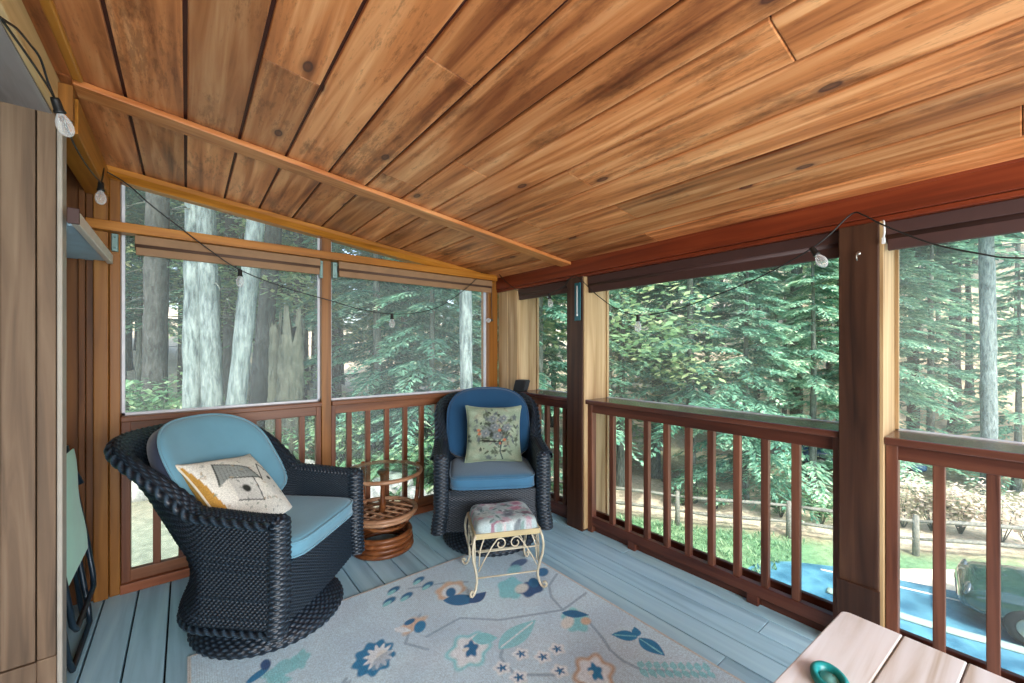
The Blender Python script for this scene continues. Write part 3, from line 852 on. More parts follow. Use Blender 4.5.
# ------------------------------------------------------------------ painted cloth: throw pillows, footstool, rug
class Paint:
    def __init__(self, X, Y, base):
        self.X, self.Y = X, Y
        self.c = np.ones((X.size, 3))*np.array(base)
    def _mix(self, m, col, a=1.0): self.c += (np.array(col)-self.c)*(np.clip(m, 0, 1)*a)[:, None]
    def ell(self, cx, cy, rx, ry, ang, col, soft=0.12, a=1.0, wob=0.0, k=5, ph=0.0):
        c, s = math.cos(ang), math.sin(ang)
        dx, dy = self.X-cx, self.Y-cy
        u = (dx*c+dy*s)/rx; v = (-dx*s+dy*c)/ry
        r = np.hypot(u, v)
        if wob: r = r/(1+wob*np.cos(k*np.arctan2(v, u)+ph))
        self._mix((1+soft-r)/(2*soft), col, a)
    def leaf(self, x0, y0, x1, y1, w, col, a=1.0, vein=None):
        L = math.hypot(x1-x0, y1-y0); c, s = (x1-x0)/L, (y1-y0)/L
        dx, dy = self.X-x0, self.Y-y0
        u = (dx*c+dy*s)/L; v = (-dx*s+dy*c)
        half = w*np.sin(PI*np.clip(u, 0, 1)**0.8)
        m = np.where((u > 0) & (u < 1), (half-np.abs(v))/(0.12*w)+0.5, 0)
        self._mix(m, col, a)
        if vein is not None:
            m = np.where((u > 0.05) & (u < 0.9), (0.08*w-np.abs(v))/(0.06*w)+0.5, 0); self._mix(m, vein, a)
    def stroke(self, pts, w, col, a=1.0):
        d = np.full(self.X.size, 9.0)
        for (x0, y0), (x1, y1) in zip(pts[:-1], pts[1:]):
            L2 = (x1-x0)**2+(y1-y0)**2+1e-12
            t = np.clip(((self.X-x0)*(x1-x0)+(self.Y-y0)*(y1-y0))/L2, 0, 1)
            d = np.minimum(d, np.hypot(self.X-x0-t*(x1-x0), self.Y-y0-t*(y1-y0)))
        self._mix((w-d)/(0.5*w)+0.5, col, a)
    def poly(self, pts, col, a=1.0):
        ins = np.zeros(self.X.size, dtype=bool); n = len(pts)
        for i in range(n):
            (x0, y0), (x1, y1) = pts[i], pts[(i+1) % n]
            cnd = ((y0 > self.Y) != (y1 > self.Y)) & (self.X < (x1-x0)*(self.Y-y0)/((y1-y0) if y1 != y0 else 1e-9)+x0)
            ins ^= cnd
        self._mix(ins.astype(float), col, a)

def throw_pillow(name, label, w, T, M4, painter, piping_mat, flip=None, corner=0.10):
    """square pillow standing in its XZ plane, painted front (-Y)"""
    n = 90
    u = np.linspace(-1, 1, n); U, V = np.meshgrid(u, u, indexing='ij')
    pinch = 1-corner*((1-np.abs(V)**2.5)*np.abs(U)**6) ; pz = 1-corner*((1-np.abs(U)**2.5)*np.abs(V)**6)
    X = U*w/2*pinch; Z = V*w/2*pz
    Y = T/2*np.clip((1-U**2)*(1-V**2), 0, 1)**0.42
    wr = np.sin(7*U+3*V)*0.004*(1-U**2)*(1-V**2)
    f = np.stack([X, -(Y+wr), Z], -1).reshape(-1, 3); bk = np.stack([X, Y+wr, Z], -1).reshape(-1, 3)
    F = grid_faces(n, n); F2 = F[:, ::-1]+n*n
    pt = Paint(np.concatenate([U.ravel(), U.ravel()]), np.concatenate([V.ravel(), V.ravel()]), (0.5, 0.5, 0.5))
    painter(pt)
    o = np_mesh(name, np.concatenate([f, bk]), np.concatenate([F, F2]), M['paint'], None, color=pt.c)
    edge = [(X[i, 0], 0, Z[i, 0]) for i in range(0, n, 4)] + [(X[-1, j], 0, Z[-1, j]) for j in range(0, n, 4)] + \
           [(X[i, -1], 0, Z[i, -1]) for i in range(n-1, 0, -4)] + [(X[0, j], 0, Z[0, j]) for j in range(n-1, 0, -4)]
    p = MB(); p.tube(edge, 0.005, 6, closed=True); p.build('piping', piping_mat, o)
    o.matrix_world = M4
    return tag(o, label, 'pillow')
prng = np.random.RandomState(5)
def floral(pt):
    pt.c[:] = rgb(132, 148, 126)
    for k in range(60): pt.ell(prng.uniform(-1, 1), prng.uniform(-1, 1), 0.12, 0.1, 0, rgb(*[(164,180,156),(134,148,124),(158,160,136)][prng.randint(3)]), 0.6, 0.5)
    for k in range(300):
        r, a = abs(prng.normal(0, 0.46)), prng.uniform(0, 2*PI)
        x, y = r*math.cos(a), 0.05+r*math.sin(a)
        c = [(58,66,52),(84,94,80),(110,118,112),(72,80,88),(44,50,44),(140,138,120)][prng.randint(6)]
        if prng.rand() < 0.55: pt.leaf(x, y, x+prng.uniform(-.22,.22), y+prng.uniform(-.22,.22), 0.035, rgb(*c), 0.85)
        else: pt.ell(x, y, prng.uniform(.04,.11), prng.uniform(.03,.08), prng.uniform(0,3), rgb(*c), 0.3, 0.8, 0.2, 5)
    for x, y in ((-0.05,0.5),(0.32,0.52),(0.0,0.2),(0.1,-0.1),(-0.3,0.0),(0.45,0.2)):
        pt.ell(x, y, .15, .12, 0.3, rgb(120,128,130), 0.3, 0.9, 0.15, 6); pt.ell(x, y, .09, .07, 0.3, rgb(92,100,104), 0.3, 0.9, 0.2, 5); pt.ell(x+.02, y, .03, .03, 0, rgb(150,150,140), 0.4)
    for x, y in ((-0.52,-0.02),(-0.54,0.10),(0.22,-0.34),(0.35,-0.22),(0.18,0.1)):
        pt.ell(x, y, .055, .045, 0, rgb(182,104,70), 0.4, 0.9)
    pt.leaf(-0.55,-0.25,0.25,-0.28,0.03,rgb(34,36,30)); pt.stroke([(0.25,-0.28),(0.2,-0.6),(0.3,-0.9)],0.02,rgb(44,60,66))
def birdhouse(pt):
    pt.c[:] = rgb(226, 224, 212)
    g, d = rgb(146,152,148), rgb(66,72,68)
    pt.poly([(-1,-1),(-0.72,-1),(-0.86,-0.2),(-0.98,0.9),(-1,1)], rgb(186,140,66))
    pt.poly([(-0.98,-1),(0.05,-1),(-0.35,-0.78),(-0.75,-0.62)], rgb(176,132,62), 0.85)
    # two birdhouses with pitched roofs
    pt.poly([(-0.55,-0.35),(0.05,-0.5),(0.12,0.12),(-0.45,0.25)], rgb(206,206,198)); pt.poly([(-0.72,0.10),(-0.48,0.72),(0.22,0.42),(0.30,0.06),(-0.35,0.26)], g)
    pt.stroke([(-0.72,0.10),(-0.48,0.72),(0.22,0.42),(0.32,0.04)],0.018,d); pt.stroke([(-0.40,0.24),(0.30,0.06)],0.016,d)
    pt.stroke([(-0.55,-0.35),(0.05,-0.5),(0.12,0.12)],0.014,d); pt.ell(-0.20,-0.12,0.10,0.10,0,rgb(50,54,50),0.2)
    for k in range(9): pt.stroke([(-0.66+0.09*k,0.18),(-0.5+0.075*k,0.66-0.03*k)],0.007,d,0.5)
    pt.poly([(0.35,0.0),(0.62,0.5),(0.9,0.1),(0.86,-0.5),(0.40,-0.45)], rgb(216,216,206)); pt.stroke([(0.33,0.0),(0.62,0.52),(0.93,0.08)],0.018,d)
    pt.ell(0.64,0.05,0.06,0.06,0,d,0.2)
    for k in range(70):
        x, y = prng.uniform(-0.9,1), prng.uniform(-0.95,0.95)
        pt.leaf(x, y, x+prng.uniform(-.14,.14), y+prng.uniform(-.1,.14), 0.02, rgb(*[(120,140,116),(150,156,146),(170,150,120),(104,112,106)][prng.randint(4)]), 0.7)
def pose(loc, rx, ry, rz): return Matrix.Translation(loc) @ Matrix.Rotation(rz, 4, 'Z') @ Matrix.Rotation(rx, 4, 'X') @ Matrix.Rotation(ry, 4, 'Y')
def on_chair(ch, local, rx, ry, rz=0.0):
    Mc = Matrix.Translation(ch.location) @ Matrix.Rotation(ch.rotation_euler.z, 4, 'Z')
    return Mc @ pose(local, rx, ry, rz)
throw_pillow('throw_pillow', 'sage green floral square pillow on the chair facing us', 0.43, 0.14, on_chair(chair_b, (0.03, 0.06, 0.735), math.radians(-16), 0.02), floral, fabric('sage_piping', rgb(150,166,142)))
throw_pillow('throw_pillow', 'off white pillow printed with birdhouses on the chair seen from the side', 0.45, 0.15, on_chair(chair_a, (-0.09, 0.10, 0.655), math.radians(-46), 0.20, 0.10), birdhouse, fabric('ivory_piping', rgb(214,206,186)))

# footstool
t = thing('footstool', 'small cream wrought iron footstool with a floral padded seat', 'footstool', (1.50, 1.973, 0.008), math.radians(-25.3))
SW, SD = 0.187, 0.163
n = 100
u = np.linspace(-1, 1, n); U, V = np.meshgrid(u, u, indexing='ij')
k = (np.abs(U)**8+np.abs(V)**8+1e-9)**(1/8)
puff = np.clip(1-k**5, 0, 1)**0.5
P = np.stack([U*SW*(1.02-0.03*k**4), V*SD*(1.02-0.03*k**4), 0.342+0.030*puff+0.030*np.clip(1-k**24, 0, 1)**.5+0.004*np.sin(5*U+2)*np.cos(4*V)*puff], -1)
pt = Paint(U.ravel(), V.ravel(), rgb(172, 190, 190))
for q in range(120):
    c = [(196,208,206),(140,168,164),(118,146,142),(186,152,162),(150,110,126),(96,104,112),(204,186,186),(88,120,116)][prng.randint(8)]
    x, y = prng.uniform(-1,1), prng.uniform(-1,1)
    if prng.rand() < .5: pt.ell(x, y, prng.uniform(.05,.18), prng.uniform(.04,.12), prng.uniform(0,3), rgb(*c), .3, .75, .2, 5)
    else: pt.leaf(x, y, x+prng.uniform(-.3,.3), y+prng.uniform(-.3,.3), .045, rgb(*c), .85)
for x, y, c in ((0.45,0.1,(186,128,146)),(0.55,0.5,(170,120,140)),(-0.3,0.5,(214,220,216)),(0.1,-0.45,(104,112,124)),(0.7,-0.4,(120,96,108)),(-.6,-.3,(198,214,210))):
    pt.ell(x, y, .2, .17, 0, rgb(*c), .3, .8, .15, 6); pt.ell(x, y, .1, .08, 0, tuple(z*.7 for z in rgb(*c)), .3, .7, .2, 5)
np_mesh('seat_cushion', P.reshape(-1, 3), grid_faces(n, n), M['paint'], t, color=pt.c)
m = MB()
for y in (-SD, SD): m.box(-SW, SW, y-0.006, y+0.006, 0.312, 0.342, bv=0.002)
for x in (-SW, SW): m.box(x-0.006, x+0.006, -SD, SD, 0.312, 0.342, bv=0.002)
m.box(-SW+.004, SW-.004, -SD+.004, SD-.004, 0.334, 0.3415)
m.build('seat_frame', M['gold_band'], t)
for sx in (-1, 1):
    for sy in (-1, 1):
        dx, dy = sx*0.75, sy*0.66
        pr = [(0.000,0.335),(0.016,0.300),(0.024,0.255),(0.018,0.200),(0.002,0.150),(-0.010,0.105),(-0.012,0.065),(-0.002,0.032),(0.012,0.013),(0.028,0.008),(0.040,0.016),(0.043,0.030),(0.035,0.040),(0.026,0.036),(0.024,0.028)]
        m = MB(); m.tube([(sx*SW+dx*a, sy*SD+dy*a, z) for a, z in pr], 0.0075, 8); m.build('leg', M['cream_metal'], t)
def scroll(face):
    def W(a, z):
        return {'f': (a, -SD, z), 'b': (a, SD, z), 'l': (-SW, a, z), 'r': (SW, a, z)}[face]
    hw = (SW if face in 'fb' else SD)*0.93
    m = MB()
    m.tube([W(-hw, 0.240), W(hw, 0.240)], 0.0045, 6)
    for s in (-1, 1):
        sp = []
        for q in range(26):
            a = q/25*2.3*PI; r = 0.036*(1-q/25*0.62)
            sp.append(W(s*(0.044+r*math.cos(a+PI)*-1), 0.275+r*math.sin(a)))
        m.tube([W(s*hw*0.98, 0.13), W(s*hw*0.80, 0.19), W(s*0.095, 0.262)] + sp[3:], 0.0042, 6)
        m.tube([W(s*hw*0.80, 0.314), W(s*hw*0.93, 0.25), W(s*hw*0.97, 0.16)], 0.0042, 6)
    m.build('scrollwork', M['cream_metal'], t)
for f in 'fblr': scroll(f)
m = MB()
m.tube([(-SW+.012, -SD+.01, 0.09), (SW-.012, -SD+.01, 0.09)], 0.0045, 6); m.tube([(-SW+.012, SD-.01, 0.09), (SW-.012, SD-.01, 0.09)], 0.0045, 6)
m.build('stretcher', M['cream_metal'], t)

# rug
RX0, RX1, RY0, RY1 = 0.003, 1.803, -0.45, 2.33
nx, ny = 360, 556
x = np.linspace(RX0, RX1, nx); y = np.linspace(RY0, RY1, ny)
X, Y = np.meshgrid(x, y, indexing='ij')
pt = Paint(X.ravel(), Y.ravel(), rgb(204, 232, 244))
TE, TD, NV, MI, CR, PE, GB, WH, TA = rgb(24,128,178), rgb(16,108,158), rgb(24,80,134), rgb(140,216,224), rgb(228,232,226), rgb(220,192,164), rgb(148,176,196), rgb(232,242,246), rgb(200,172,142)
# mottled ground and faint trailing stems
for q in range(150): pt.ell(prng.uniform(RX0, RX1), prng.uniform(RY0, RY1), prng.uniform(.05,.2), prng.uniform(.04,.14), prng.uniform(0,3), rgb(*[(180,208,226),(204,222,232),(186,210,224)][prng.randint(3)]), .6, .4)
for st in ([(0.9,1.78),(1.095,1.797),(1.245,1.657),(1.553,1.514),(1.763,1.538)], [(1.774,1.78),(1.65,1.72),(1.583,1.635),(1.553,1.514)],
           [(1.60,1.40),(1.544,1.236),(1.514,1.178),(1.505,1.10),(1.525,1.02),(1.62,0.93),(1.717,0.832)], [(1.178,1.528),(1.10,1.46),(1.084,1.407),(1.085,1.36),(1.101,1.324),(1.232,1.219)],
           [(0.95,1.95),(0.86,1.88),(0.80,1.80),(0.864,1.70)], [(0.2,1.9),(0.35,1.80),(0.44,1.70),(0.52,1.76)], [(1.0,2.2),(1.2,2.12),(1.3,2.05)],
           [(0.2,1.3),(0.5,1.2),(0.8,1.3),(1.0,1.2)], [(0.4,0.4),(0.8,0.6),(1.2,0.5)], [(0.3,-0.2),(0.8,0.0),(1.4,0.1)]):
    pt.stroke(st, 0.008, GB, 0.8)
def petals(cx, cy, R, ang, n, col, a0=0, a1=2*PI, w=0.35):
    for q in range(n):
        a = ang + a0 + (a1-a0)*q/max(1, n-1 if a1-a0 < 6.2 else n)
        pt.leaf(cx+0.25*R*math.cos(a), cy+0.25*R*math.sin(a), cx+R*math.cos(a), cy+R*math.sin(a), w*R, col)
def big_flower(cx, cy, R, ang):
    pt.ell(cx, cy, R, R*0.8, ang, TE, .06, 1, .10, 9)
    pt.ell(cx-0.18*R*math.cos(ang+2), cy-0.18*R*math.sin(ang+2), R*0.62, R*0.5, ang, WH, .08, 1, .22, 11)
    pt.ell(cx-0.3*R*math.cos(ang+2), cy-0.3*R*math.sin(ang+2), R*0.30, R*0.22, ang, CR, .2)
big_flower(0.655, 1.806, 0.105, 0.9)
for (u, v, r, a) in ((0.321,1.988,.075,.3),(0.393,1.996,.06,1.2),(0.30,1.93,.05,2.2)): pt.ell(u, v, r, r*.6, a, MI, .15, .9, .15, 5)
pt.ell(0.236,2.014,.05,.02,.5,TE); pt.ell(0.27,2.06,.035,.02,1.5,NV); pt.ell(0.18,1.94,.03,.015,.2,TD)
pt.ell(0.883,1.898,.075,.045,.2,PE,.2,.9,.15,5); pt.ell(0.905,1.865,.045,.028,.9,TE); pt.ell(0.88,1.93,.03,.018,.2,TD); pt.leaf(0.80,1.93,0.86,1.86,.02,WH)
for x, y in ((0.927,2.243),(0.868,2.16),(0.961,2.143),(1.084,2.247),(1.102,2.166)):
    pt.ell(x, y, .042, .024, .4, TD, .2); pt.ell(x-.02, y-.015, .03, .014, .4, MI, .2)
pt.ell(1.182,2.039,.095,.075,.4,PE,.1,1,.08,6); pt.ell(1.182,2.03,.065,.05,.4,WH,.15); pt.ell(1.17,2.02,.045,.028,1.0,TD,.15)
pt.leaf(1.10,1.98,1.27,1.86,.05,TD); pt.leaf(1.20,1.87,1.33,1.90,.035,NV)
def white_flower(cx, cy, R, rim, heart):
    pt.ell(cx, cy, R, R*.8, .6, rim, .1, 1, .12, 6); pt.ell(cx, cy, R*.82, R*.64, .6, WH, .12, 1, .14, 6); pt.ell(cx+.1*R, cy, R*.42, R*.26, 1.0, heart, .15, 1, .2, 5); pt.ell(cx-.1*R, cy+.1*R, R*.15, R*.1, 0, CR, .2)
white_flower(1.01, 1.58, 0.115, MI, TD)
pt.leaf(1.06,1.63,1.16,1.56,.04,MI)
pt.ell(1.462,1.841,.105,.075,.8,MI,.1,1,.1,5); pt.ell(1.548,1.765,.085,.06,.2,NV,.1,1,.12,5); pt.ell(1.508,1.80,.05,.035,.4,CR,.2); pt.ell(1.60,1.80,.05,.03,.9,TD,.1)
pt.ell(1.674,2.024,.07,.035,.1,NV,.15,.9); pt.ell(1.60,1.98,.06,.04,.5,MI,.2,.8); pt.ell(1.72,1.85,.05,.035,.6,TD,.15)
pt.ell(1.545,1.418,.09,.065,.9,MI,.1,1,.12,5); pt.ell(1.50,1.43,.05,.03,.4,CR,.2); pt.leaf(1.53,1.50,1.63,1.40,.03,TD); pt.ell(1.58,1.38,.03,.025,.4,PE,.2)
pt.leaf(1.690,1.150,1.600,1.238,.036,TE,1,MI); pt.leaf(1.690,1.150,1.735,1.20,.022,TE); pt.leaf(1.684,1.140,1.678,1.00,.042,TE,1,MI)
pt.leaf(1.12,1.50,1.39,1.545,.055,MI,.9,WH)
for q in range(9): pt.leaf(1.53+.026*q, 1.03-.024*q, 1.57+.026*q, 1.05-.022*q, .016, MI, .9); pt.leaf(1.53+.026*q, 1.03-.024*q, 1.51+.027*q, .975-.022*q, .016, MI, .9)
for x, y in ((1.18,1.413),(1.245,1.338),(1.329,1.333),(1.064,1.402),(1.089,1.317),(1.248,1.234)):
    pt.ell(x, y, .036, .036, 0, WH, .15, 1, .15, 5); pt.ell(x, y, .016, .016, 0, TD, .25, 1, .45, 5)
white_flower(1.353, 1.136, 0.105, TA, TE)
for q in range(16):   # the part of the rug nearer to us carries on with the same flowers
    cx, cy = prng.uniform(.2, 1.65), prng.uniform(-.3, .95)
    (white_flower(cx, cy, .1, [MI, TA][q % 2], TD) if q % 3 else big_flower(cx, cy, .1, q)); pt.leaf(cx+.13, cy, cx+.28, cy+.06, .04, [TE, MI][q % 2])
for sx in (0.15, 0.42, 0.62): pt.leaf(sx, 1.55+sx*.3, sx+.12, 1.62+sx*.3, .03, GB, .6); pt.leaf(sx+.05, 1.45, sx+.16, 1.42, .03, WH, .7)
for e0, e1, ax in ((RX0, RX0+.012, 0), (RX1-.012, RX1, 0), (RY0, RY0+.012, 1), (RY1-.012, RY1, 1)):
    q = X.ravel() if ax == 0 else Y.ravel(); pt._mix(((q >= e0-1e-6) & (q <= e1+1e-6)).astype(float), rgb(206,206,200))
Z = np.full_like(X, 0.0085)
top = np.stack([X, Y, Z], -1).reshape(-1, 3); bot = np.stack([X, Y, Z*0+0.0005], -1)
F = grid_faces(nx, ny)
ring = [i*ny for i in range(nx)] + [(nx-1)*ny+j for j in range(1, ny)] + [i*ny+ny-1 for i in range(nx-2, -1, -1)] + [j for j in range(ny-2, 0, -1)]
bv = np.array([[top[i][0], top[i][1], 0.0005] for i in ring]); nb = len(top)
Fs = np.array([(ring[(i+1) % len(ring)], ring[i], nb+i, nb+(i+1) % len(ring)) for i in range(len(ring))])
rug = np_mesh('rug', np.concatenate([top, bv]), np.concatenate([F, Fs]), M['rugmat'], None, color=np.concatenate([pt.c, np.ones((len(ring), 3))*np.array(rgb(190,192,188))]), smooth=False)
tag(rug, 'pale blue grey floral rug with teal and white blossoms on the deck floor', 'rug')

# ------------------------------------------------------------------ round rattan side table with a glass top
t = thing('side_table', 'round rattan side table with glass top between the two wicker chairs', 'side table', (1.075, 2.80, 0))
TR = 0.262
m = MB()
for i, (r_, z) in enumerate(((0.195, 0.020), (0.192, 0.052), (0.188, 0.084), (0.186, 0.114))):
    m.tube([(r_*math.cos(a), r_*math.sin(a), z) for a in np.linspace(0, 2*PI, 40, endpoint=False)], 0.0175, 8, closed=True, rnd=0.2*i)
m.build('base', M['rattan'], t)
m = MB()
m.tube([(0.225*math.cos(a), 0.225*math.sin(a), 0.262) for a in np.linspace(0, 2*PI, 48, endpoint=False)], 0.016, 8, closed=True)
m.tube([(0.205*math.cos(a), 0.205*math.sin(a), 0.232) for a in np.linspace(0, 2*PI, 48, endpoint=False)], 0.013, 8, closed=True, rnd=.6)
for q in (-0.14, -0.07, 0.0, 0.07, 0.14):
    h_ = math.sqrt(0.215**2-q*q)
    c_, s_ = math.cos(0.5), math.sin(0.5)
    for (a_, b_, z) in (((q, -h_), (q, h_), 0.258), ((-h_, q), (h_, q), 0.247)):
        m.tube([(a_[0]*c_-a_[1]*s_, a_[0]*s_+a_[1]*c_, z), (b_[0]*c_-b_[1]*s_, b_[0]*s_+b_[1]*c_, z)], 0.0075, 6, rnd=.3)
m.build('shelf', M['rattan_l'], t)
m = MB()
m.tube([(0.15*math.cos(a), 0.15*math.sin(a), 0.145+0.05*a/PI*.5) for a in np.linspace(0, PI, 20)], 0.012, 6)
m.tube([(0.15*math.cos(a), 0.15*math.sin(a), 0.19-0.04*(a-PI)/PI) for a in np.linspace(PI, 2*PI, 20)], 0.012, 6); m.build('basket_hoop', M['rattan'], t)
m = MB(); m.tube([(TR*math.cos(a), TR*math.sin(a), 0.527) for a in np.linspace(0, 2*PI, 56, endpoint=False)], 0.0135, 10, closed=True); m.build('rim', M['rattan_l'], t)
m = MB(); m.lathe([(0.0, 0.534), (TR-.006, 0.534), (TR-.002, 0.538), (TR-.006, 0.542), (0.0, 0.542)], 56); m.build('glass_top', M['glass'], t)
for a in (0.02, 1.75, 3.35):
    pr = [(0.165, 0.105), (0.185, 0.14), (0.215, 0.18), (0.243, 0.235), (0.262, 0.31), (0.270, 0.40), (0.272, 0.50), (0.272, 0.548)]
    m = MB(); m.tube([(r_*math.cos(a), r_*math.sin(a), z) for r_, z in pr], 0.0145, 8, rnd=a); m.build('arm', M['rattan'], t)
m = MB(); m.lathe([(0.0, 0.25), (0.026, 0.25), (0.017, 0.32), (0.014, 0.42), (0.018, 0.50), (0.036, 0.524), (0.036, 0.533), (0.0, 0.533)], 16); m.build('centre_post', M['rattan'], t)
m = MB(); m.lathe([(0.0, 0.0), (0.036, 0.0), (0.042, 0.004), (0.044, 0.010), (0.040, 0.0105), (0.036, 0.0055), (0.0, 0.005)], 24, c=(1.090, 2.815, 0.5425))
tag(m.build('coaster', M['glass']), 'little clear glass dish in the middle of the round side table', 'dish')

# ------------------------------------------------------------------ worn table at the lower right, with a teal tin
t = thing('wooden_table', 'worn wooden table with wide pale boards beside the big post', 'table', (1.30, -0.22, 0.009), 0.0)
TZ = 0.50
def tloc(x, y): return (x-1.30, y+0.22)
ys = [0.402, 0.2525, 0.1195, -0.015, -0.15, -0.285, -0.42, -0.555, -0.69, -0.82]
TT = Matrix.Rotation(math.radians(-3.5), 4, 'Z')
for a, c in zip(ys[:-1], ys[1:]):
    m = MB()
    x0, x1 = -0.44, 0.385
    ya, yb = a+0.22, c+0.22
    if a == ys[0]:
        rr = 0.022; poly = [(x0, yb+.001), (x1, yb+.001), (x1, ya-rr)] + [(x1-rr+rr*math.cos(q), ya-rr+rr*math.sin(q)) for q in np.linspace(0.2, PI/2, 5)] + [(x0+rr, ya), (x0, ya-rr)]
        m.prism(poly, 2, TZ-0.036, TZ, rng.random())
    else: m.box(x0, x1, yb+.001, ya-.001, TZ-0.036, TZ, rng.random())
    m.v = [tuple(TT @ Vector(p)) for p in m.v]
    m.build('board', M['tabletop'], t, bevel=0.004)
for lx, ly in ((0.33, 0.52), (-0.36, 0.52), (0.33, -0.52), (-0.36, -0.52)):
    m = MB(); m.box(lx-.035, lx+.035, ly-.035, ly+.035, 0, TZ-.036, .3, M=TT, bv=.004); m.build('leg', M['tabletop'], t)
m = MB()
for y_ in (-.54, .54): m.box(-.36, .33, y_-.012, y_+.012, TZ-.11, TZ-.037, .6, M=TT)
for x_ in (-.36, .33): m.box(x_-.012, x_+.012, -.54, .54, TZ-.11, TZ-.037, .6, M=TT)
m.build('apron', M['tabletop'], t)
t = thing('tin', 'teal oval tin with a raised rim lying on the worn table', 'tin', (1.315, 0.315, 0.5093), 0.5)
def oval(prof, mb, sx=1.0, sy=0.72, seg=36): 
    n0 = len(mb.v); mb.lathe(prof, seg); mb.v[n0:] = [(x_*sx, y_*sy, z_) for x_, y_, z_ in mb.v[n0:]]
m = MB(); oval([(0.0,0.0),(0.050,0.0),(0.056,0.006),(0.057,0.016),(0.050,0.022),(0.040,0.022),(0.034,0.016),(0.033,0.008),(0.0,0.008)], m); m.build('body', M['teal'], t)
m = MB(); oval([(0.0,0.0085),(0.026,0.0085),(0.027,0.011),(0.0,0.012)], m); m.build('inset', plain('pale_teal_label', rgb(120,190,184), .4), t)

# ------------------------------------------------------------------ folded lawn chair in the passage
t = thing('folding_chair', 'folded mint green lawn chair with dark tube frame behind the house corner', 'folding chair', (-0.50, 2.72, 0), 0)
def lean(y, z, d=0.0):   # plane of the folded chair, leaning to the passage wall
    return (-0.11*z + d + 0.06, y, z*1.13)
m = MB()
U1 = [lean(-.20,.92,.03), lean(-.22,.5,.045), lean(-.22,.06,.06), lean(-.19,.012,.062), lean(.20,.012,.062), lean(.23,.06,.06), lean(.23,.5,.045), lean(.21,.92,.03)]
m.tube(U1, 0.0115, 8); m.build('back_frame', M['blackmetal'], t)
m = MB()
U2 = [lean(-.235,.80,.06), lean(-.245,.35,.085), lean(-.24,.20,.09), lean(-.20,.165,.092), lean(.20,.165,.092), lean(.245,.20,.09), lean(.25,.35,.085), lean(.24,.80,.06)]
m.tube(U2, 0.0115, 8); m.build('seat_frame', M['blackmetal'], t)
for sy in (-.262, .265):
    m = MB(); m.tube([lean(sy,.012,.03), lean(sy,.70,.02), lean(sy,.78,.04)], 0.011, 8); m.tube([lean(sy,.78,.04), lean(sy,.62,.09)], 0.013, 8); m.build('side_leg', M['blackmetal'], t)
def sling(z0, z1, d, hw):
    u = np.linspace(-1, 1, 20); v = np.linspace(0, 1, 28); U, V = np.meshgrid(u, v, indexing='ij')
    z = z0+(z1-z0)*V; y = U*hw
    X = -0.11*z+d+.06 + 0.012*(1-U**2)*np.sin(PI*V) + 0.004*np.sin(9*V)*U
    P = np.stack([X, y, z*1.13], -1).reshape(-1, 3); F = grid_faces(20, 28)
    P2 = P - np.array([0.004, 0, 0])
    return np.concatenate([P, P2]), np.concatenate([F, F[:, ::-1]+len(P)])
V_, F_ = sling(.36, .90, .052, .195); np_mesh('back_sling', V_, F_, M['mint'], t)
V_, F_ = sling(.34, .79, .090, .215); np_mesh('seat_sling', V_, F_, M['mint'], t)
m = MB(); m.lathe([(0.0, 0.0), (.02, 0.0), (.02, .03), (0.0, .03)], 12, M=Matrix.Translation(lean(-.16,.90,.05)) @ Matrix.Rotation(PI/2, 4, 'Y')); m.tube([lean(-.20,.92,.03), lean(-.10,.945,.05), lean(.10,.945,.05), lean(.21,.92,.03)], .012, 8); m.build('top_bar', M['black'], t)

# long shelf spanning the passage overhead
t = thing('overhead_shelf', 'pale blue shelf with a silver front rail high across the side passage', 'shelf', (-0.33, 2.68, 1.86))
m = MB(); m.box(-.40, -.012, -.33, .505, .012, .026, .3); m.build('board', plain('pale_blue_board', rgb(178,212,230), .5), t)
m = MB(); m.box(-.012, .012, -.46, .470, -.004, .046, .3, bv=.003); m.build('front_rail', plain('silver_rail', rgb(206,200,188), .4, .1), t)
m = MB(); m.box(-.016, .016, -.472, -.458, -.008, .050, .3, bv=.002); m.build('end_cap', M['shade_dark'], t)

# ------------------------------------------------------------------ small things on the posts and rails
t = thing('thermometer', 'slim teal outdoor thermometer on the second post from the corner', 'thermometer', (2.345, 2.125, 1.75))
m = MB(); m.box(-.010, -.001, -.030, .030, -.145, .145, .2, bv=.004); m.build('backplate', M['teal_d'], t)
m = MB(); m.tube([(-.0125, 0, -.10), (-.0125, 0, .12)], .004, 8); m.lathe([(0,-.112),(.007,-.108),(.007,-.098),(0,-.094)], 10, c=(-.0125,0,0)); m.build('tube', M['white'], t)
t = thing('outdoor_speaker', 'small black wedge speaker on the corner end of the railing', 'speaker', (2.40, 2.86, 1.003), math.radians(20))
m = MB(); m.prism([(-.035, 0), (.075, 0), (.045, .105), (-.06, .105)], 0, -.045, .045, .2); m.build('body', M['black'], t, bevel=.006)
m = MB(); m.prism([(-.041, .012), (-.036, .012), (-.060, .097), (-.065, .097)], 0, -.038, .038, .4); m.build('grille', plain('charcoal_grille', rgb(40,42,44), .7), t)
t = thing('screw_hook', 'small screw hook near the top of the big post', 'hook', (2.345, 0.458, 1.812))
m = MB(); m.tube([(0,0,0),(-.02,0,0),(-.032,0,-.008),(-.036,0,-.02),(-.030,0,-.031),(-.018,0,-.034)], .0028, 8); m.build('shank', M['steel'], t)
m = MB(); m.lathe([(0,0),(.009,0),(.009,.002),(0,.003)], 12, M=Matrix.Rotation(-PI/2, 4, 'Y')); m.build('collar', M['steel'], t)
t = thing('cable_clip', 'white cable end hanging at the right top of the big post', 'cable', (2.335, 0.372, 1.935))
m = MB(); m.tube([(0,0,0),(-.004,-.002,-.02),(.0,-.003,-.05),(-.002,0,-.075)], .0035, 8); m.build('lead', M['white'], t)
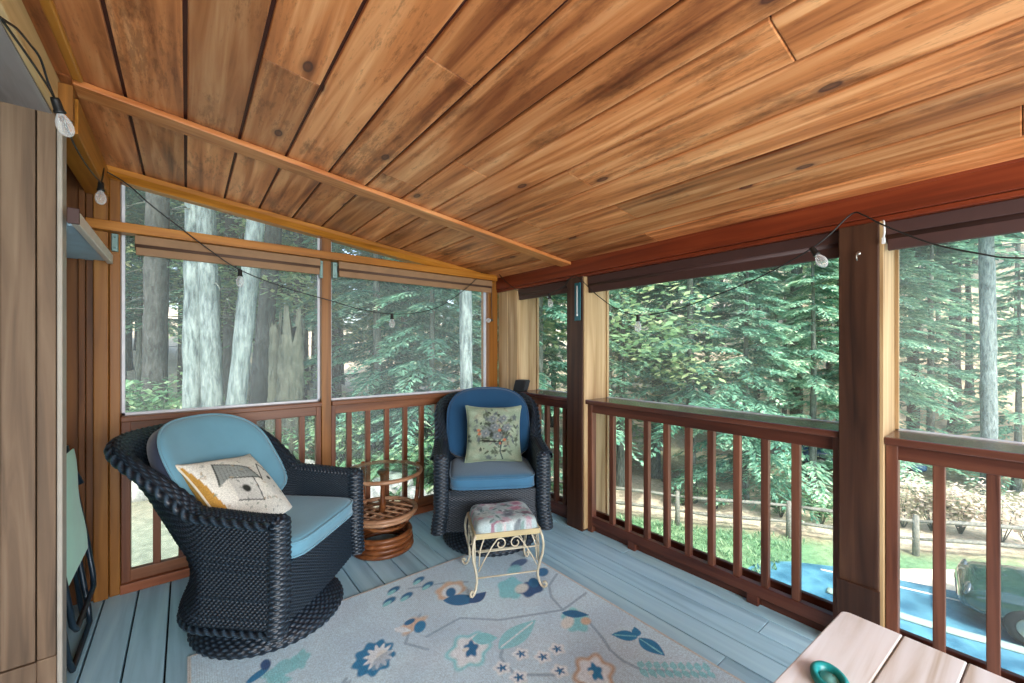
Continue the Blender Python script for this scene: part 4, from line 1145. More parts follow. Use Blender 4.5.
m = MB(); m.box(-.007,.005,-.006,.006,-.10,-.073,.2,bv=.002); m.build('plug', M['white'], t)

# ------------------------------------------------------------------ string lights
t = thing('string_lights', 'black cord of clear globe bulbs looped around the porch under the ceiling', 'string lights', (-0.34, 1.49, 2.157))
O = Vector(t.location)
runs = [
 [(-.34,1.20,2.05),(-.34,1.49,2.157),(-.345,1.636,2.217),(-.352,1.791,2.262),(-.345,1.82,2.258),(-.34,1.844,2.245),(-.335,1.885,2.21),(-.325,1.912,2.175)],
 [(-.34,1.49,2.157),(-.33,1.70,2.168),(-.325,1.912,2.175),(-.325,2.10,2.15),(-.325,2.256,2.141),(-.325,2.50,2.155),(-.325,2.80,2.193)],
 [(-.325,2.80,2.193),(-.33,2.90,2.255),(-.335,2.98,2.325),(-.345,3.075,2.345),(-.256,3.08,2.295),(-.15,3.08,2.195),(-.029,3.08,2.097),(.12,3.08,1.98),(.264,3.08,1.885),(.516,3.08,1.797),(.80,3.08,1.733),(1.02,3.08,1.682),(1.257,3.08,1.662),(1.50,3.08,1.69),(1.72,3.09,1.77),(1.95,3.10,1.93),(2.12,3.12,2.08),(2.233,3.14,2.215)],
 [(2.233,3.14,2.215),(2.27,3.155,2.03),(2.275,3.16,1.80),(2.28,3.160,1.665)],
 [(2.233,3.14,2.215),(2.28,2.98,2.03),(2.28,2.75,1.89),(2.28,2.55,1.835),(2.28,2.378,1.83),(2.28,2.22,1.87),(2.28,2.097,1.935),(2.28,1.90,1.78),(2.28,1.72,1.66),(2.28,1.551,1.605),(2.28,1.30,1.62),(2.28,1.033,1.688),(2.28,.85,1.745),(2.28,.70,1.81),(2.28,.613,1.855),(2.29,.55,1.905),(2.31,.474,1.985),(2.30,.43,1.965),(2.29,.365,1.905),(2.28,.227,1.80),(2.28,.10,1.735),(2.28,-.003,1.70),(2.28,-.3,1.66),(2.28,-.6,1.72),(2.30,-.95,1.93)]]
def spline(P, n=6):
    P = [Vector(p) for p in P]; out = []
    for i in range(len(P)-1):
        p0, p1, p2, p3 = P[max(i-1,0)], P[i], P[i+1], P[min(i+2,len(P)-1)]
        for q in range(n):
            s = q/n
            out.append(0.5*((2*p1)+(p2-p0)*s+(2*p0-5*p1+4*p2-p3)*s*s+(3*p1-p0-3*p2+p3)*s**3))
    out.append(P[-1]); return out
m = MB()
for r_ in runs: m.tube([p-O for p in spline(r_)], 0.0033, 6)
m.build('cord', M['black'], t)
def bulb(p, direction=(0,0,-1)):
    q = Vector(direction).normalized().to_track_quat('-Z', 'Y').to_matrix().to_4x4()
    Mx = Matrix.Translation(Vector(p)-O) @ q
    m = MB(); m.lathe([(0,.004),(.010,.004),(.0115,-.004),(.0125,-.030),(.0150,-.034),(.0150,-.040),(0,-.041)], 16, M=Mx); s_ = m.build('socket', M['black'], t)
    m = MB(); m.lathe([(.009,-.041),(.0135,-.050),(.0195,-.064),(.0215,-.078),(.0195,-.092),(.013,-.103),(.005,-.108),(.0,-.109)], 18, M=Mx); m.build('bulb', M['bulb'], s_)
    m = MB(); m.tube([Mx @ Vector(a) for a in ((-.004,0,-.045),(-.005,0,-.070),(0,0,-.082),(.005,0,-.070),(.004,0,-.045))], .0012, 5); m.build('filament', M['steel'], s_)
bulb((-.325,1.912,2.175),(.25,.3,-1)); bulb((-.325,2.80,2.193),(0,-.1,-1)); bulb((.264,3.08,1.885)); bulb((1.257,3.08,1.662))
bulb((2.233,3.14,2.215)); bulb((2.28,3.160,1.665),(-.9,-.5,-.1)); bulb((2.28,2.378,1.83),(.1,-.1,-1)); bulb((2.28,1.551,1.605)); bulb((2.28,.613,1.855),(0,-.55,-1))

# ------------------------------------------------------------------ the ground outside
def sm1(e0, e1, x): return np.clip((x-e0)/(e1-e0), 0, 1)**2*(3-2*np.clip((x-e0)/(e1-e0), 0, 1))
def ground_z(x, y):
    x = np.asarray(x, dtype=float); y = np.asarray(y, dtype=float)
    z = -0.85 - 2.95*sm1(1.5, 8.0, x - 0.22*np.clip(y-5, 0, 20))
    r = np.hypot(x, y); az = np.arctan2(x, y)          # 0 = straight back, pi/2 = right
    k = 0.13 + 0.20*sm1(0.5, 1.3, az)
    z = z + k*np.clip(r-24, 0, None)*sm1(24, 40, r)
    z = z + (0.10*np.sin(0.9*x+0.4*y)+0.08*np.sin(0.5*x-1.1*y))*sm1(5, 12, r)*(1-0.8*sm1(6, 9, x)*sm1(16, 12, x))
    return z
gx = np.concatenate([np.arange(-60, -10, 3.0), np.arange(-10, 30, 0.33), np.arange(30, 110, 3.0)])
gy = np.concatenate([np.arange(-50, -12, 3.0), np.arange(-12, 30, 0.33), np.arange(30, 110, 3.0)])
X, Y = np.meshgrid(gx, gy, indexing='ij'); Z = ground_z(X, Y)
pt = Paint(X.ravel(), Y.ravel(), rgb(158, 146, 122))
grn = np.random.RandomState(3)
for q in range(260):
    x_, y_ = grn.uniform(-10, 30), grn.uniform(-6, 30)
    pt.ell(x_, y_, grn.uniform(.5, 2.2), grn.uniform(.4, 1.6), grn.uniform(0, 3), rgb(*[(92,116,84),(166,146,118),(196,176,150),(110,104,84),(84,110,86)][grn.randint(5)]), .7, .6)
def fence_y(x): return 6.109+(x-11.581)*(-6.128/3.829)      # the fence line, seen from above
side = pt.Y - fence_y(pt.X)                                   # negative = porch side
lawn = (sm1(0.5, -0.5, side))*sm1(2.2, 3.6, pt.X)*sm1(14, 10, pt.Y - 0.0*pt.X)
pt._mix(lawn, rgb(100, 156, 112), 0.9)
for q in range(200):
    x_, y_ = grn.uniform(3, 16), grn.uniform(-8, 10)
    if y_ < fence_y(x_): pt.ell(x_, y_, grn.uniform(.3, 1.0), grn.uniform(.2, .8), 0, rgb(*[(120,172,128),(90,142,102),(142,182,138),(160,182,140)][grn.randint(4)]), .7, .5)
road = sm1(0.4, 1.4, side)*sm1(9.5, 8.0, side)
pt._mix(road, rgb(232, 220, 198), 0.85)
near_left = sm1(2.5, 1.0, pt.X)*sm1(9, 6.5, pt.Y)*sm1(2.0, 3.0, pt.Y+0*pt.X)
pt._mix(near_left, rgb(150, 168, 146), 0.8)
hill = sm1(26, 36, np.hypot(pt.X, pt.Y)); pt._mix(hill, rgb(206, 192, 166), 0.85)
mg, ntg, bg_ = new_mat('forest_ground')
atg = N(ntg, 'ShaderNodeAttribute', attribute_name='paint'); tcg = N(ntg, 'ShaderNodeTexCoord')
nzg = N(ntg, 'ShaderNodeTexNoise'); nzg.inputs['Scale'].default_value = 7.0; nzg.inputs['Detail'].default_value = 10; nzg.inputs['Roughness'].default_value = 0.75
ntg.links.new(tcg.outputs['Object'], nzg.inputs['Vector'])
rg = ramp(ntg, [(0.3, (0.45,0.5,0.45)), (0.5, (0.9,0.92,0.9)), (0.68, (1.35,1.3,1.25))]); ntg.links.new(nzg.outputs['Fac'], rg.inputs['Fac'])
ntg.links.new(mixc(ntg, atg.outputs['Color'], rg.outputs['Color'], 1.0, 'MULTIPLY'), bg_.inputs['Base Color']); bg_.inputs['Roughness'].default_value = 0.95
bpg = N(ntg, 'ShaderNodeBump'); bpg.inputs['Strength'].default_value = 0.8; bpg.inputs['Distance'].default_value = 0.08
ntg.links.new(nzg.outputs['Fac'], bpg.inputs['Height']); ntg.links.new(bpg.outputs[0], bg_.inputs['Normal'])
struct(np_mesh('ground', np.stack([X, Y, Z], -1).reshape(-1, 3), grid_faces(len(gx), len(gy)), mg, color=pt.c))

def laid(name, outline, mat, lift=0.04, n=36):
    """a paved patch following the ground: star shaped outline about its middle"""
    c = np.mean(outline, axis=0); V = [(c[0], c[1], float(ground_z(*c))+lift)]; F = []
    o = np.array(outline); m_ = len(o); rings = 10
    for r_ in range(1, rings+1):
        q = c+(o-c)*r_/rings
        z = ground_z(q[:, 0], q[:, 1])+lift - (0.06 if r_ == rings else 0)
        V += [(a[0], a[1], b_) for a, b_ in zip(q, z)]
    mb = MB()
    for i in range(m_): F.append((0, 1+i, 1+(i+1) % m_))
    for r_ in range(rings-1):
        for i in range(m_):
            j = (i+1) % m_; F.append((1+r_*m_+i, 1+(r_+1)*m_+i, 1+(r_+1)*m_+j, 1+r_*m_+j))
    mb.add(V, F, 0.2, True)
    return struct(mb.build(name, mat))
ma, nta, ba = new_mat('blue_grey_asphalt')
tca = N(nta, 'ShaderNodeTexCoord'); nza = N(nta, 'ShaderNodeTexNoise'); nza.inputs['Scale'].default_value = 2.2; nza.inputs['Detail'].default_value = 9
nta.links.new(tca.outputs['Object'], nza.inputs['Vector'])
ra = ramp(nta, [(0.35, rgb(44,98,124)), (0.62, rgb(86,146,168))]); nta.links.new(nza.outputs['Fac'], ra.inputs['Fac']); nta.links.new(ra.outputs['Color'], ba.inputs['Base Color'])
ba.inputs['Roughness'].default_value = 0.55
def blob(c, rx, ry, ang, n=40, k=2.6):
    out = []
    for i in range(n):
        a = 2*PI*i/n; ca, sa = math.cos(a), math.sin(a); q = (abs(ca)**k+abs(sa)**k)**(-1/k)
        u, v = rx*ca*q, ry*sa*q
        out.append((c[0]+u*math.cos(ang)-v*math.sin(ang), c[1]+u*math.sin(ang)+v*math.cos(ang)))
    return out
fa = math.atan2(-6.128, 3.829)     # direction of the fence
laid('driveway', blob((12.0, -2.6), 7.0, 2.1, math.atan2(-5.6, 1.6)), ma, 0.05)
laid('sunlit_strip', blob((15.2, -2.4), 6.0, 1.3, math.atan2(-5.0, 3.6)), plain('sunlit_ground', rgb(226,214,190), .9), 0.03)  # pale strip beside the driveway; its sunlight is put into the colour
# painted line and pale kerb of the driveway
def strip(name, pts, w, h, mat):
    m_ = MB(); P = spline([(a, b_, 0) for a, b_ in pts], 8)
    m_.tube([(p.x, p.y, float(ground_z(p.x, p.y))+h) for p in P], w, 6, flat=0.3); return struct(m_.build(name, mat))
strip('driveway_line', [(11.6, 2.95), (12.2, 1.5), (12.7, -0.2), (13.0, -2.5)], 0.035, 0.055, M['white'])
strip('driveway_kerb', [(10.7, 2.6), (10.78, 1.6), (10.95, 0.8), (11.15, 0.1), (11.3, -1.0), (11.4, -3.0)], 0.13, 0.07, plain('pale_kerb', rgb(150,178,168), .8))

# ------------------------------------------------------------------ trees
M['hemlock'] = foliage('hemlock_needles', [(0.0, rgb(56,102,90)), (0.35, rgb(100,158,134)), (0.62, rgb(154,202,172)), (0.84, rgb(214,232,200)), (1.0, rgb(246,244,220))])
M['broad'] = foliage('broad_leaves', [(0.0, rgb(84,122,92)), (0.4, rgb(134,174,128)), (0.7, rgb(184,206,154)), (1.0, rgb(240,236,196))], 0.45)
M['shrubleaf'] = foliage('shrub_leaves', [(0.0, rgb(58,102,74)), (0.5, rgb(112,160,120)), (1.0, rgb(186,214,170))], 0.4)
M['blossom'] = foliage('pale_shrub_leaves', [(0.0, rgb(120,150,112)), (0.35, rgb(206,206,180)), (0.6, rgb(244,228,216)), (1.0, rgb(252,244,236))], 0.4)
M['bark_pale'] = bark('pale_grey_bark', rgb(76,92,94), rgb(144,160,156))
M['bark_mid'] = bark('grey_brown_bark', rgb(74,84,80), rgb(132,140,130))
M['bark_dark'] = bark('dark_bark', rgb(42,48,48), rgb(88,92,88))
M['bark_snag'] = bark('broken_stump_bark', rgb(72,80,70), rgb(126,130,112), 6)

def trunk_mesh(name, h, r0, r1, mat, bend=0.0, lean=(0, 0), seed=0, base=-0.5, flare=0.35, broken=False):
    rr = np.random.RandomState(seed); n = 40; seg = 18
    zz = np.linspace(base, h, n); th = np.linspace(0, 2*PI, seg, endpoint=False)
    cx = lean[0]*zz/h + bend*np.sin(zz/h*3.0+seed); cy = lean[1]*zz/h + bend*np.cos(zz/h*2.3+seed)
    R = r0+(r1-r0)*np.clip(zz/h, 0, 1) + r0*flare*np.exp(-np.clip(zz, 0, None)/0.5)
    TH, ZI = np.meshgrid(th, np.arange(n))
    lump = 1+0.06*np.sin(5*TH+0.4*ZI+seed)+0.05*rr.randn(n, seg)
    Z_ = np.repeat(zz[:, None], seg, 1)
    if broken: Z_[-1] += rr.uniform(-0.5, 0.45, seg); Z_[-2] += rr.uniform(-0.2, 0.1, seg)
    V = np.stack([cx[:, None]+R[:, None]*lump*np.cos(TH), cy[:, None]+R[:, None]*lump*np.sin(TH), Z_], -1).reshape(-1, 3)
    i, j = np.meshgrid(np.arange(n-1), np.arange(seg), indexing='ij'); j2 = (j+1) % seg
    F = np.stack([i*seg+j, i*seg+j2, (i+1)*seg+j2, (i+1)*seg+j], -1).reshape(-1, 4)
    V = np.concatenate([V, [[cx[-1], cy[-1], h-(0.3 if broken else 0)]]]); top = (n-1)*seg
    F = np.concatenate([F, np.array([[top+k_, top+(k_+1) % seg, len(V)-1, len(V)-1] for k_ in range(seg)])[:, [0, 1, 2, 2]]]) if False else F
    return V, F

def sprays(rr, branches, n_tw, leaf, width, drop=0.25):
    """flat needle sprays along drooping branches -> V, F, tint.  branches: (base xyz, dir xy angle, length, rise, droop)"""
    V = []; F = []; T = []
    for (bx_, by_, bz_, az, L, rise, droop) in branches:
        ca, sa = math.cos(az), math.sin(az); bt = rr.uniform(-0.12, 0.12)
        for q in range(n_tw):
            s = (q+rr.uniform(0.2, 1.0))/n_tw
            if s < 0.12: continue
            px, pz = L*s, rise*L*s-droop*L*s*s
            for sd in (-1, 1):
                tl = leaf*(0.45+0.9*math.sin(PI*min(1, s*0.85+0.1)))*rr.uniform(0.7, 1.25)
                ta = sd*rr.uniform(0.5, 1.05)
                dx, dy = math.cos(ta), math.sin(ta)
                nk = 3
                for k_ in range(nk):
                    u0 = tl*k_/nk*0.8
                    ka = ta+rr.uniform(-0.45, 0.45); l = tl*0.62*rr.uniform(.8, 1.2); w = width*rr.uniform(.7, 1.3)
                    kx, ky = math.cos(ka), math.sin(ka)
                    p0 = (px+dx*u0, dy*u0, pz-drop*u0+rr.uniform(-.03, .03))
                    tipz = p0[2]-drop*l-rr.uniform(0, .12)*l
                    pts = [p0, (p0[0]+kx*l*.5-ky*w, p0[1]+ky*l*.5+kx*w, p0[2]-drop*l*.35+rr.uniform(-.02, .02)), (p0[0]+kx*l, p0[1]+ky*l, tipz), (p0[0]+kx*l*.5+ky*w, p0[1]+ky*l*.5-kx*w, p0[2]-drop*l*.35)]
                    o = len(V)
                    for a, b_, c_ in pts: V.append((bx_+a*ca-b_*sa, by_+a*sa+b_*ca, bz_+c_))
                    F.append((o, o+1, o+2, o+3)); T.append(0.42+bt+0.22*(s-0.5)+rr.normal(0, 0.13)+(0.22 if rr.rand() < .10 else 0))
    return np.array(V), np.array(F), np.clip(T, 0, 1)

def hemlock_data(h, rad, seed, z0=0.05, nb=150, n_tw=13, leaf=0.55, width=0.10):
    rr = np.random.RandomState(seed); br = []
    for q in range(nb):
        f = z0+(1-z0)*((q+rr.rand())/nb)
        L = rad*(1-f)**0.75*rr.uniform(.65, 1.12)+0.25
        br.append((0, 0, h*f, rr.uniform(0, 2*PI), L, rr.uniform(.05, .25), rr.uniform(.25, .55)))
    return sprays(rr, br, n_tw, leaf, width)
def bare_branches(h, r, seed, f0=.25, f1=.95, n=22, L=1.6):
    """thin dead branchlets of a forest trunk"""
    rr = np.random.RandomState(seed); m_ = MB()
    for q in range(n):
        z = h*rr.uniform(f0, f1); a = rr.uniform(0, 2*PI); l = L*rr.uniform(.4, 1.2); P = []
        for k_ in range(5):
            s = k_/4; P.append((math.cos(a)*(r*.5+l*s), math.sin(a)*(r*.5+l*s), z+l*(0.15*s-0.45*s*s)+rr.uniform(-.03, .03)))
        m_.tube(P, [0.018*(1-.8*k_/4) for k_ in range(5)], 5)
    return m_
def broad_data(h, rad, seed, n=5200, leaf=.16, zc=.62):
    rr = np.random.RandomState(seed); V = []; F = []; T = []
    cl = [(rr.normal(0, rad*.42), rr.normal(0, rad*.42), h*zc+rr.normal(0, h*.20), rr.uniform(.35, .8)*rad*.5, rr.uniform(-.15, .2)) for q in range(34)]
    for q in range(n):
        c = cl[rr.randint(len(cl))]; v = rr.normal(0, 1, 3); v /= np.linalg.norm(v); p = np.array(c[:3])+v*c[3]*rr.uniform(.5, 1)*np.array([1, 1, .55])
        a = rr.uniform(0, 2*PI); u = np.array([math.cos(a), math.sin(a), rr.uniform(-.6, .3)]); w = np.array([-math.sin(a), math.cos(a), rr.uniform(-.4, .4)]); l = leaf*rr.uniform(.6, 1.4)
        o = len(V); V += [p, p+u*l*.5+w*l*.3, p+u*l, p+u*l*.5-w*l*.3]; F.append((o, o+1, o+2, o+3)); T.append(.45+c[4]+rr.normal(0, .15))
    return np.array(V), np.array(F), np.clip(T, 0, 1)

PROTO = {}
def proto_hemlock(i, h, rad, z0, nb, leaf, width, barkm, r0):
    V, F, T = hemlock_data(h, rad, 100+i, z0, nb, 27, leaf, width)
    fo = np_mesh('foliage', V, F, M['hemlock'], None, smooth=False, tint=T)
    V, F = trunk_mesh('trunk', h*0.98, r0, 0.03, M[barkm], 0.05, (0, 0), i)
    tr_ = np_mesh('trunk', V, F, M[barkm])
    PROTO['h%d' % i] = (fo, tr_, h)
for i, a in enumerate([(9.0, 2.5, .05, 125, .28, .030, 'bark_mid', .12), (13.0, 2.9, .21, 130, .32, .036, 'bark_mid', .15), (17.0, 3.2, .20, 135, .36, .042, 'bark_dark', .17), (6.0, 2.0, .03, 105, .24, .026, 'bark_mid', .08), (20.0, 3.5, .32, 130, .44, .052, 'bark_dark', .20)]):
    proto_hemlock(i, *a)
def proto_broad(i, h, rad, n, leaf, zc):
    V, F, T = broad_data(h, rad, 300+i, n, leaf, zc); fo = np_mesh('foliage', V, F, M['broad'], None, smooth=False, tint=T)
    V, F = trunk_mesh('trunk', h*.8, .13, .03, None, .12, (.3, .2), 20+i); tr_ = np_mesh('trunk', V, F, M['bark_mid'])
    PROTO['b%d' % i] = (fo, tr_, h)
proto_broad(0, 12.0, 4.4, 6500, .24, .66); proto_broad(1, 8.0, 3.4, 5000, .18, .60)
def proto_pole(i, h, r, barkm, seed, nbr=26, L=1.8):
    V, F = trunk_mesh('trunk', h, r, r*.62, None, .06, (0, 0), seed); tr_ = np_mesh('trunk', V, F, M[barkm])
    dead = bare_branches(h, r, seed, .15, .8, nbr, L).build('dead_branches', M['bark_mid'])
    rr = np.random.RandomState(seed); br = [(0, 0, h*rr.uniform(.55, 1.0), rr.uniform(0, 6.28), rr.uniform(1.2, 3.2), .1, .4) for q in range(90)]
    V, F, T = sprays(rr, br, 13, .65, .12); fo = np_mesh('foliage', V, F, M['hemlock'], None, smooth=False, tint=T)
    PROTO['p%d' % i] = (fo, tr_, h, dead)
proto_pole(0, 15, .17, 'bark_pale', 41); proto_pole(1, 17, .19, 'bark_dark', 42, 34, 2.2); proto_pole(2, 14, .11, 'bark_mid', 43, 30, 1.6)
used = set()
def place(kind, x, y, label, cat='tree', group=None, rz=None, sc=1.0, name=None, tilt=(0, 0), dz=0.0):
    p = PROTO[kind]
    t = thing(name or {'h': 'hemlock_tree', 'b': 'leafy_tree', 'p': 'pine_tree'}[kind[0]], label, cat, (x, y, float(ground_z(x, y))+dz), 0, group)
    t.rotation_euler = (tilt[0], tilt[1], grn.uniform(0, 2*PI) if rz is None else rz); t.scale = (sc, sc, sc)
    for o in (p[0], p[1]) + tuple(p[3:]):
        if o.name not in used: used.add(o.name); c = o
        else: c = o.copy(); COL.objects.link(c)
        c.parent = t
    return t
def at(u, t_):      # a spot on the ground at bearing u (in focal lengths off the view axis) and depth t_
    s_, c_ = math.sin(YAW), math.cos(YAW); return t_*(s_+c_*u), t_*(c_-s_*u)

# trunks close to the porch, each of its own shape
def big_trunk(label, u, t_, h, r0, r1, mat, lean=(0, 0), seed=0, broken=False, nbr=14, L=1.3, name='pine_tree', crown=True):
    x, y = at(u, t_)
    t = thing(name, label, 'tree', (x, y, float(ground_z(x, y))))
    V, F = trunk_mesh('trunk', h, r0, r1, None, 0.03, lean, seed, broken=broken)
    np_mesh('trunk', V, F, M[mat], t)
    if nbr:
        d = bare_branches(h, r0*.8, seed+5, .22, .75, nbr, L); o = d.build('dead_branches', M['bark_mid'], t)
    if crown:
        rr = np.random.RandomState(seed+9); br = []
        for q in range(46):
            f = rr.uniform(.55, 1.0); br.append((lean[0]*f, lean[1]*f, h*f, rr.uniform(0, 6.28), rr.uniform(1.2, 3.0), .1, .4))
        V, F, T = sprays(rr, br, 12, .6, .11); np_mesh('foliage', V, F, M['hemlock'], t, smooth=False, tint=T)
    return t
big_trunk('pale grey pine trunk, left one of the close pair behind the left screen', -.790, 7.0, 13, .14, .12, 'bark_pale', (0.1, 0), 1, nbr=5, L=.5)
big_trunk('pale grey pine trunk, right one of the close pair behind the left screen', -.733, 7.1, 13, .15, .13, 'bark_pale', (-0.3, .1), 2, nbr=5, L=.5)
big_trunk('pale pine trunk leaning to the right behind the left screen', -.698, 6.7, 12, .14, .10, 'bark_pale', (1.05, -.75), 3, nbr=5, L=.5)
big_trunk('dark broad trunk standing deeper, left of the pale pair', -.875, 11.0, 15, .27, .20, 'bark_dark', (.2, 0), 4)
big_trunk('rough broken tree stump with splintered top right of the leaning pine', -.555, 8.6, 2.75, .27, .23, 'bark_snag', (.1, -.05), 6, True, 0, name='tree_stump', crown=False)
big_trunk('narrow rough stump touching the broken stump on its left', -.590, 8.8, 2.9, .15, .12, 'bark_snag', (.1, 0), 7, True, 0, name='tree_stump', crown=False)
big_trunk('dark leaning trunk between the leaning pine and the broken stump', -.632, 10.5, 14, .22, .15, 'bark_dark', (1.0, -.8), 8)
big_trunk('smooth pale trunk above the back cushion of the chair facing us', -.114, 7.4, 13, .115, .10, 'bark_pale', (0, 0), 9, nbr=6)
big_trunk('pale tall trunk beyond the driveway behind the right screen', 1.170, 12.8, 17, .19, .15, 'bark_pale', (.2, .1), 10, nbr=12, L=2)
big_trunk('slender dark trunk on the roadside behind the long railing', .352, 17.0, 12, .19, .10, 'bark_mid', (.3, 0), 11, nbr=6)
big_trunk('tall grey trunk among the hemlocks behind the long railing', .699, 19.0, 18, .26, .2, 'bark_mid', (0, 0), 12)
for lab, u, t_, k_ in (('thin dark trunk left of the pale trunk behind the right screen', .985, 20, 13), ('thin dark trunk nearest the pale trunk behind the right screen', 1.085, 21, 14)):
    big_trunk(lab, u, t_, 15, .24, .16, 'bark_dark', (0, 0), k_, nbr=26, L=2)

# hemlocks whose boughs fill the screens
spec = [
 ('h0', -.33, 11.0, 'bushy hemlock right of the slim middle post, boughs down to the ground'), ('h3', -.20, 9.4, 'small light green hemlock behind the glass side table'),
 ('h1', -.26, 14.5, 'taller hemlock behind the bushy one in the back right screen'), ('h0', -.05, 12.0, 'hemlock behind the chair facing us'),
 ('h1', .07, 11.5, 'hemlock filling the narrow corner screen'), ('h0', .01, 15.5, 'hemlock deeper behind the narrow corner screen'),
 ('h1', .27, 15.5, 'light tipped hemlock at the left end of the long screen'), ('h1', .44, 14.0, 'broad hemlock in the middle of the long screen'), ('h2', .36, 21.0, 'tall hemlock behind the roadside trunk'),
 ('h0', .575, 13.6, 'dense hemlock behind the fence in the long screen'), ('h1', .60, 19.5, 'tall hemlock deeper behind the dense one by the fence'), ('h0', .735, 13.4, 'low dark hemlock beside the big post, behind the fence'),
 ('h1', .80, 17.5, 'hemlock half hidden by the big post'), ('h2', .93, 17.0, 'tall hemlock left of the thin dark trunks'), ('h0', .905, 15.0, 'short hemlock just right of the big post behind the bushes'),
 ('h1', 1.03, 18.5, 'hemlock between the two thin dark trunks'), ('h0', 1.24, 15.0, 'bright green hemlock right of the pale tall trunk'), ('h2', 1.12, 23.0, 'tall hemlock behind the pale tall trunk'),
 ('h1', 1.38, 18.0, 'hemlock at the far right edge of the woods')]
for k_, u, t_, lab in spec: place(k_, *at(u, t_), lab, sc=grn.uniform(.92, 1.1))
for k_, u, t_, lab in (('b0', .24, 19.0, 'yellow green leafy tree behind the left end of the long screen'), ('b1', -.07, 16.0, 'leafy tree behind the pale smooth trunk'), ('b0', .66, 23.0, 'leafy tree lit yellow behind the tall grey trunk'),
                       ('b1', -.47, 13.0, 'leafy tree left of the slim middle post'), ('b0', -.16, 21.0, 'leafy tree deep behind the back right screen'), ('b0', .25, 15.0, 'pale yellow green leafy tree before the hemlocks at the left of the long screen'), ('b1', .37, 16.5, 'pale leafy tree between the hemlocks of the long screen'), ('b0', .06, 17.0, 'leafy tree deep behind the narrow corner screen'), ('b0', -.92, 17.0, 'leafy tree left of the dark broad trunk'), ('b0', -.80, 19.0, 'leafy tree behind the pale pair of trunks'), ('b1', -.68, 14.5, 'leafy tree behind the leaning pine'), ('b0', -.58, 20.0, 'leafy tree deep behind the broken stump'),
                       ('b0', 1.0, 28.0, 'leafy tree on the sunlit slope behind the right screen')):
    place(k_, *at(u, t_), lab)
# woods behind: many alike
def fill(n, u0, u1, t0, t1, kinds, label, group, mind):
    got = []; tries = 0
    while len(got) < n and tries < 4000:
        tries += 1
        u = grn.uniform(u0, u1); t_ = t0+(t1-t0)*grn.rand()**.8; x, y = at(u, t_)
        if all((x-a)**2+(y-b_)**2 > mind**2 for a, b_ in got): got.append((x, y))
    for x, y in got: place(kinds[grn.randint(len(kinds))], x, y, label, 'tree', group, sc=grn.uniform(.85, 1.25))
fill(30, -1.15, -.42, 12, 30, ['p1', 'p2', 'h2', 'p0', 'h4', 'h4'], 'dark trunk in the deep woods seen through the left screen', 'woods behind the left screen', 1.3)
fill(16, -.5, .15, 17, 36, ['h1', 'h4', 'p2', 'h2'], 'conifer in the deep woods seen through the back right and corner screens', 'woods behind the back right screen', 2.0)
fill(15, .15, .82, 24, 44, ['h2', 'h4', 'p1', 'h1', 'b0'], 'tall conifer across the road seen through the long screen', 'woods across the road', 2.6)
fill(14, .82, 1.6, 24, 46, ['h2', 'h4', 'p1', 'p2'], 'tall conifer on the slope seen through the right screen', 'woods on the slope', 2.8)
fill(16, -2.4, -1.12, 9, 26, ['p1', 'p0', 'h4', 'h1', 'h2'], 'conifer in the woods to the left of the porch', 'woods to the left of the porch', 2.0)
fill(10, 1.55, 2.6, 20, 40, ['h2', 'h4', 'h1'], 'conifer past the driveway to the right of the porch', 'woods past the driveway', 3.0)
fill(14, -1.3, 1.6, 46, 62, ['h2', 'h4', 'h1'], 'distant conifer on the far hillside', 'far hillside trees', 4.5)

for k_, p_ in PROTO.items():
    for o in (p_[0], p_[1]) + tuple(p_[3:]):
        if o.name not in used: bpy.data.objects.remove(o)

# bushes, rocks, ground plants
def bush(label, u, t_, rad, h, mat, n, leaf, seed, name='shrub', group=None):
    x, y = at(u, t_); t = thing(name, label, 'bush', (x, y, float(ground_z(x, y))), 0, group); rr = np.random.RandomState(seed)
    V = []; F = []; T = []
    st = MB()
    for q in range(16):
        a = rr.uniform(0, 6.28); l = rad*rr.uniform(.5, 1.0); hh = h*rr.uniform(.6, 1.0)
        tip = (l*math.cos(a), l*math.sin(a), hh); mid = (tip[0]*.4, tip[1]*.4, hh*.65)
        st.tube([(0, 0, -.05), mid, tip], [.014, .009, .004], 5)
        for w in range(n//16):
            s = rr.uniform(.25, 1.05); p = np.array([tip[0]*s, tip[1]*s, hh*min(1.0, .25+.8*s)])+rr.normal(0, .13*rad, 3)*np.array([1, 1, .8])
            b_ = rr.uniform(0, 6.28); d = np.array([math.cos(b_), math.sin(b_), rr.uniform(-.7, .3)]); e = np.array([-math.sin(b_), math.cos(b_), rr.uniform(-.3, .3)]); ll = leaf*rr.uniform(.6, 1.3)
            o = len(V); V += [p, p+d*ll*.5+e*ll*.3, p+d*ll, p+d*ll*.5-e*ll*.3]; F.append((o, o+1, o+2, o+3)); T.append(np.clip(.5+rr.normal(0, .22), 0, 1))
    np_mesh('foliage', np.array(V), np.array(F), mat, t, smooth=False, tint=T); st.build('stems', M['bark_mid'], t)
bush('big leafy green shrub at the lower left behind the left screen', -.865, 7.4, .95, 1.7, M['shrubleaf'], 1500, .15, 1)
bush('low leafy shrub left of the pale pair of trunks', -.80, 8.6, .8, 1.3, M['shrubleaf'], 1000, .13, 2)
bush('green shrub on the bank behind the left railing', -.60, 7.6, .55, .75, M['shrubleaf'], 800, .10, 3)
for i, (u, t_) in enumerate(((-.50, 9.5), (-.42, 8.2), (-.33, 9.6), (-.26, 7.6), (-.15, 8.6), (-.05, 8.0), (.03, 9.4), (.10, 8.4))):
    bush('low undergrowth bush on the slope behind the back railing', u, t_, .7, .9, M['shrubleaf'], 700, .12, 10+i, group='undergrowth behind the back railing')
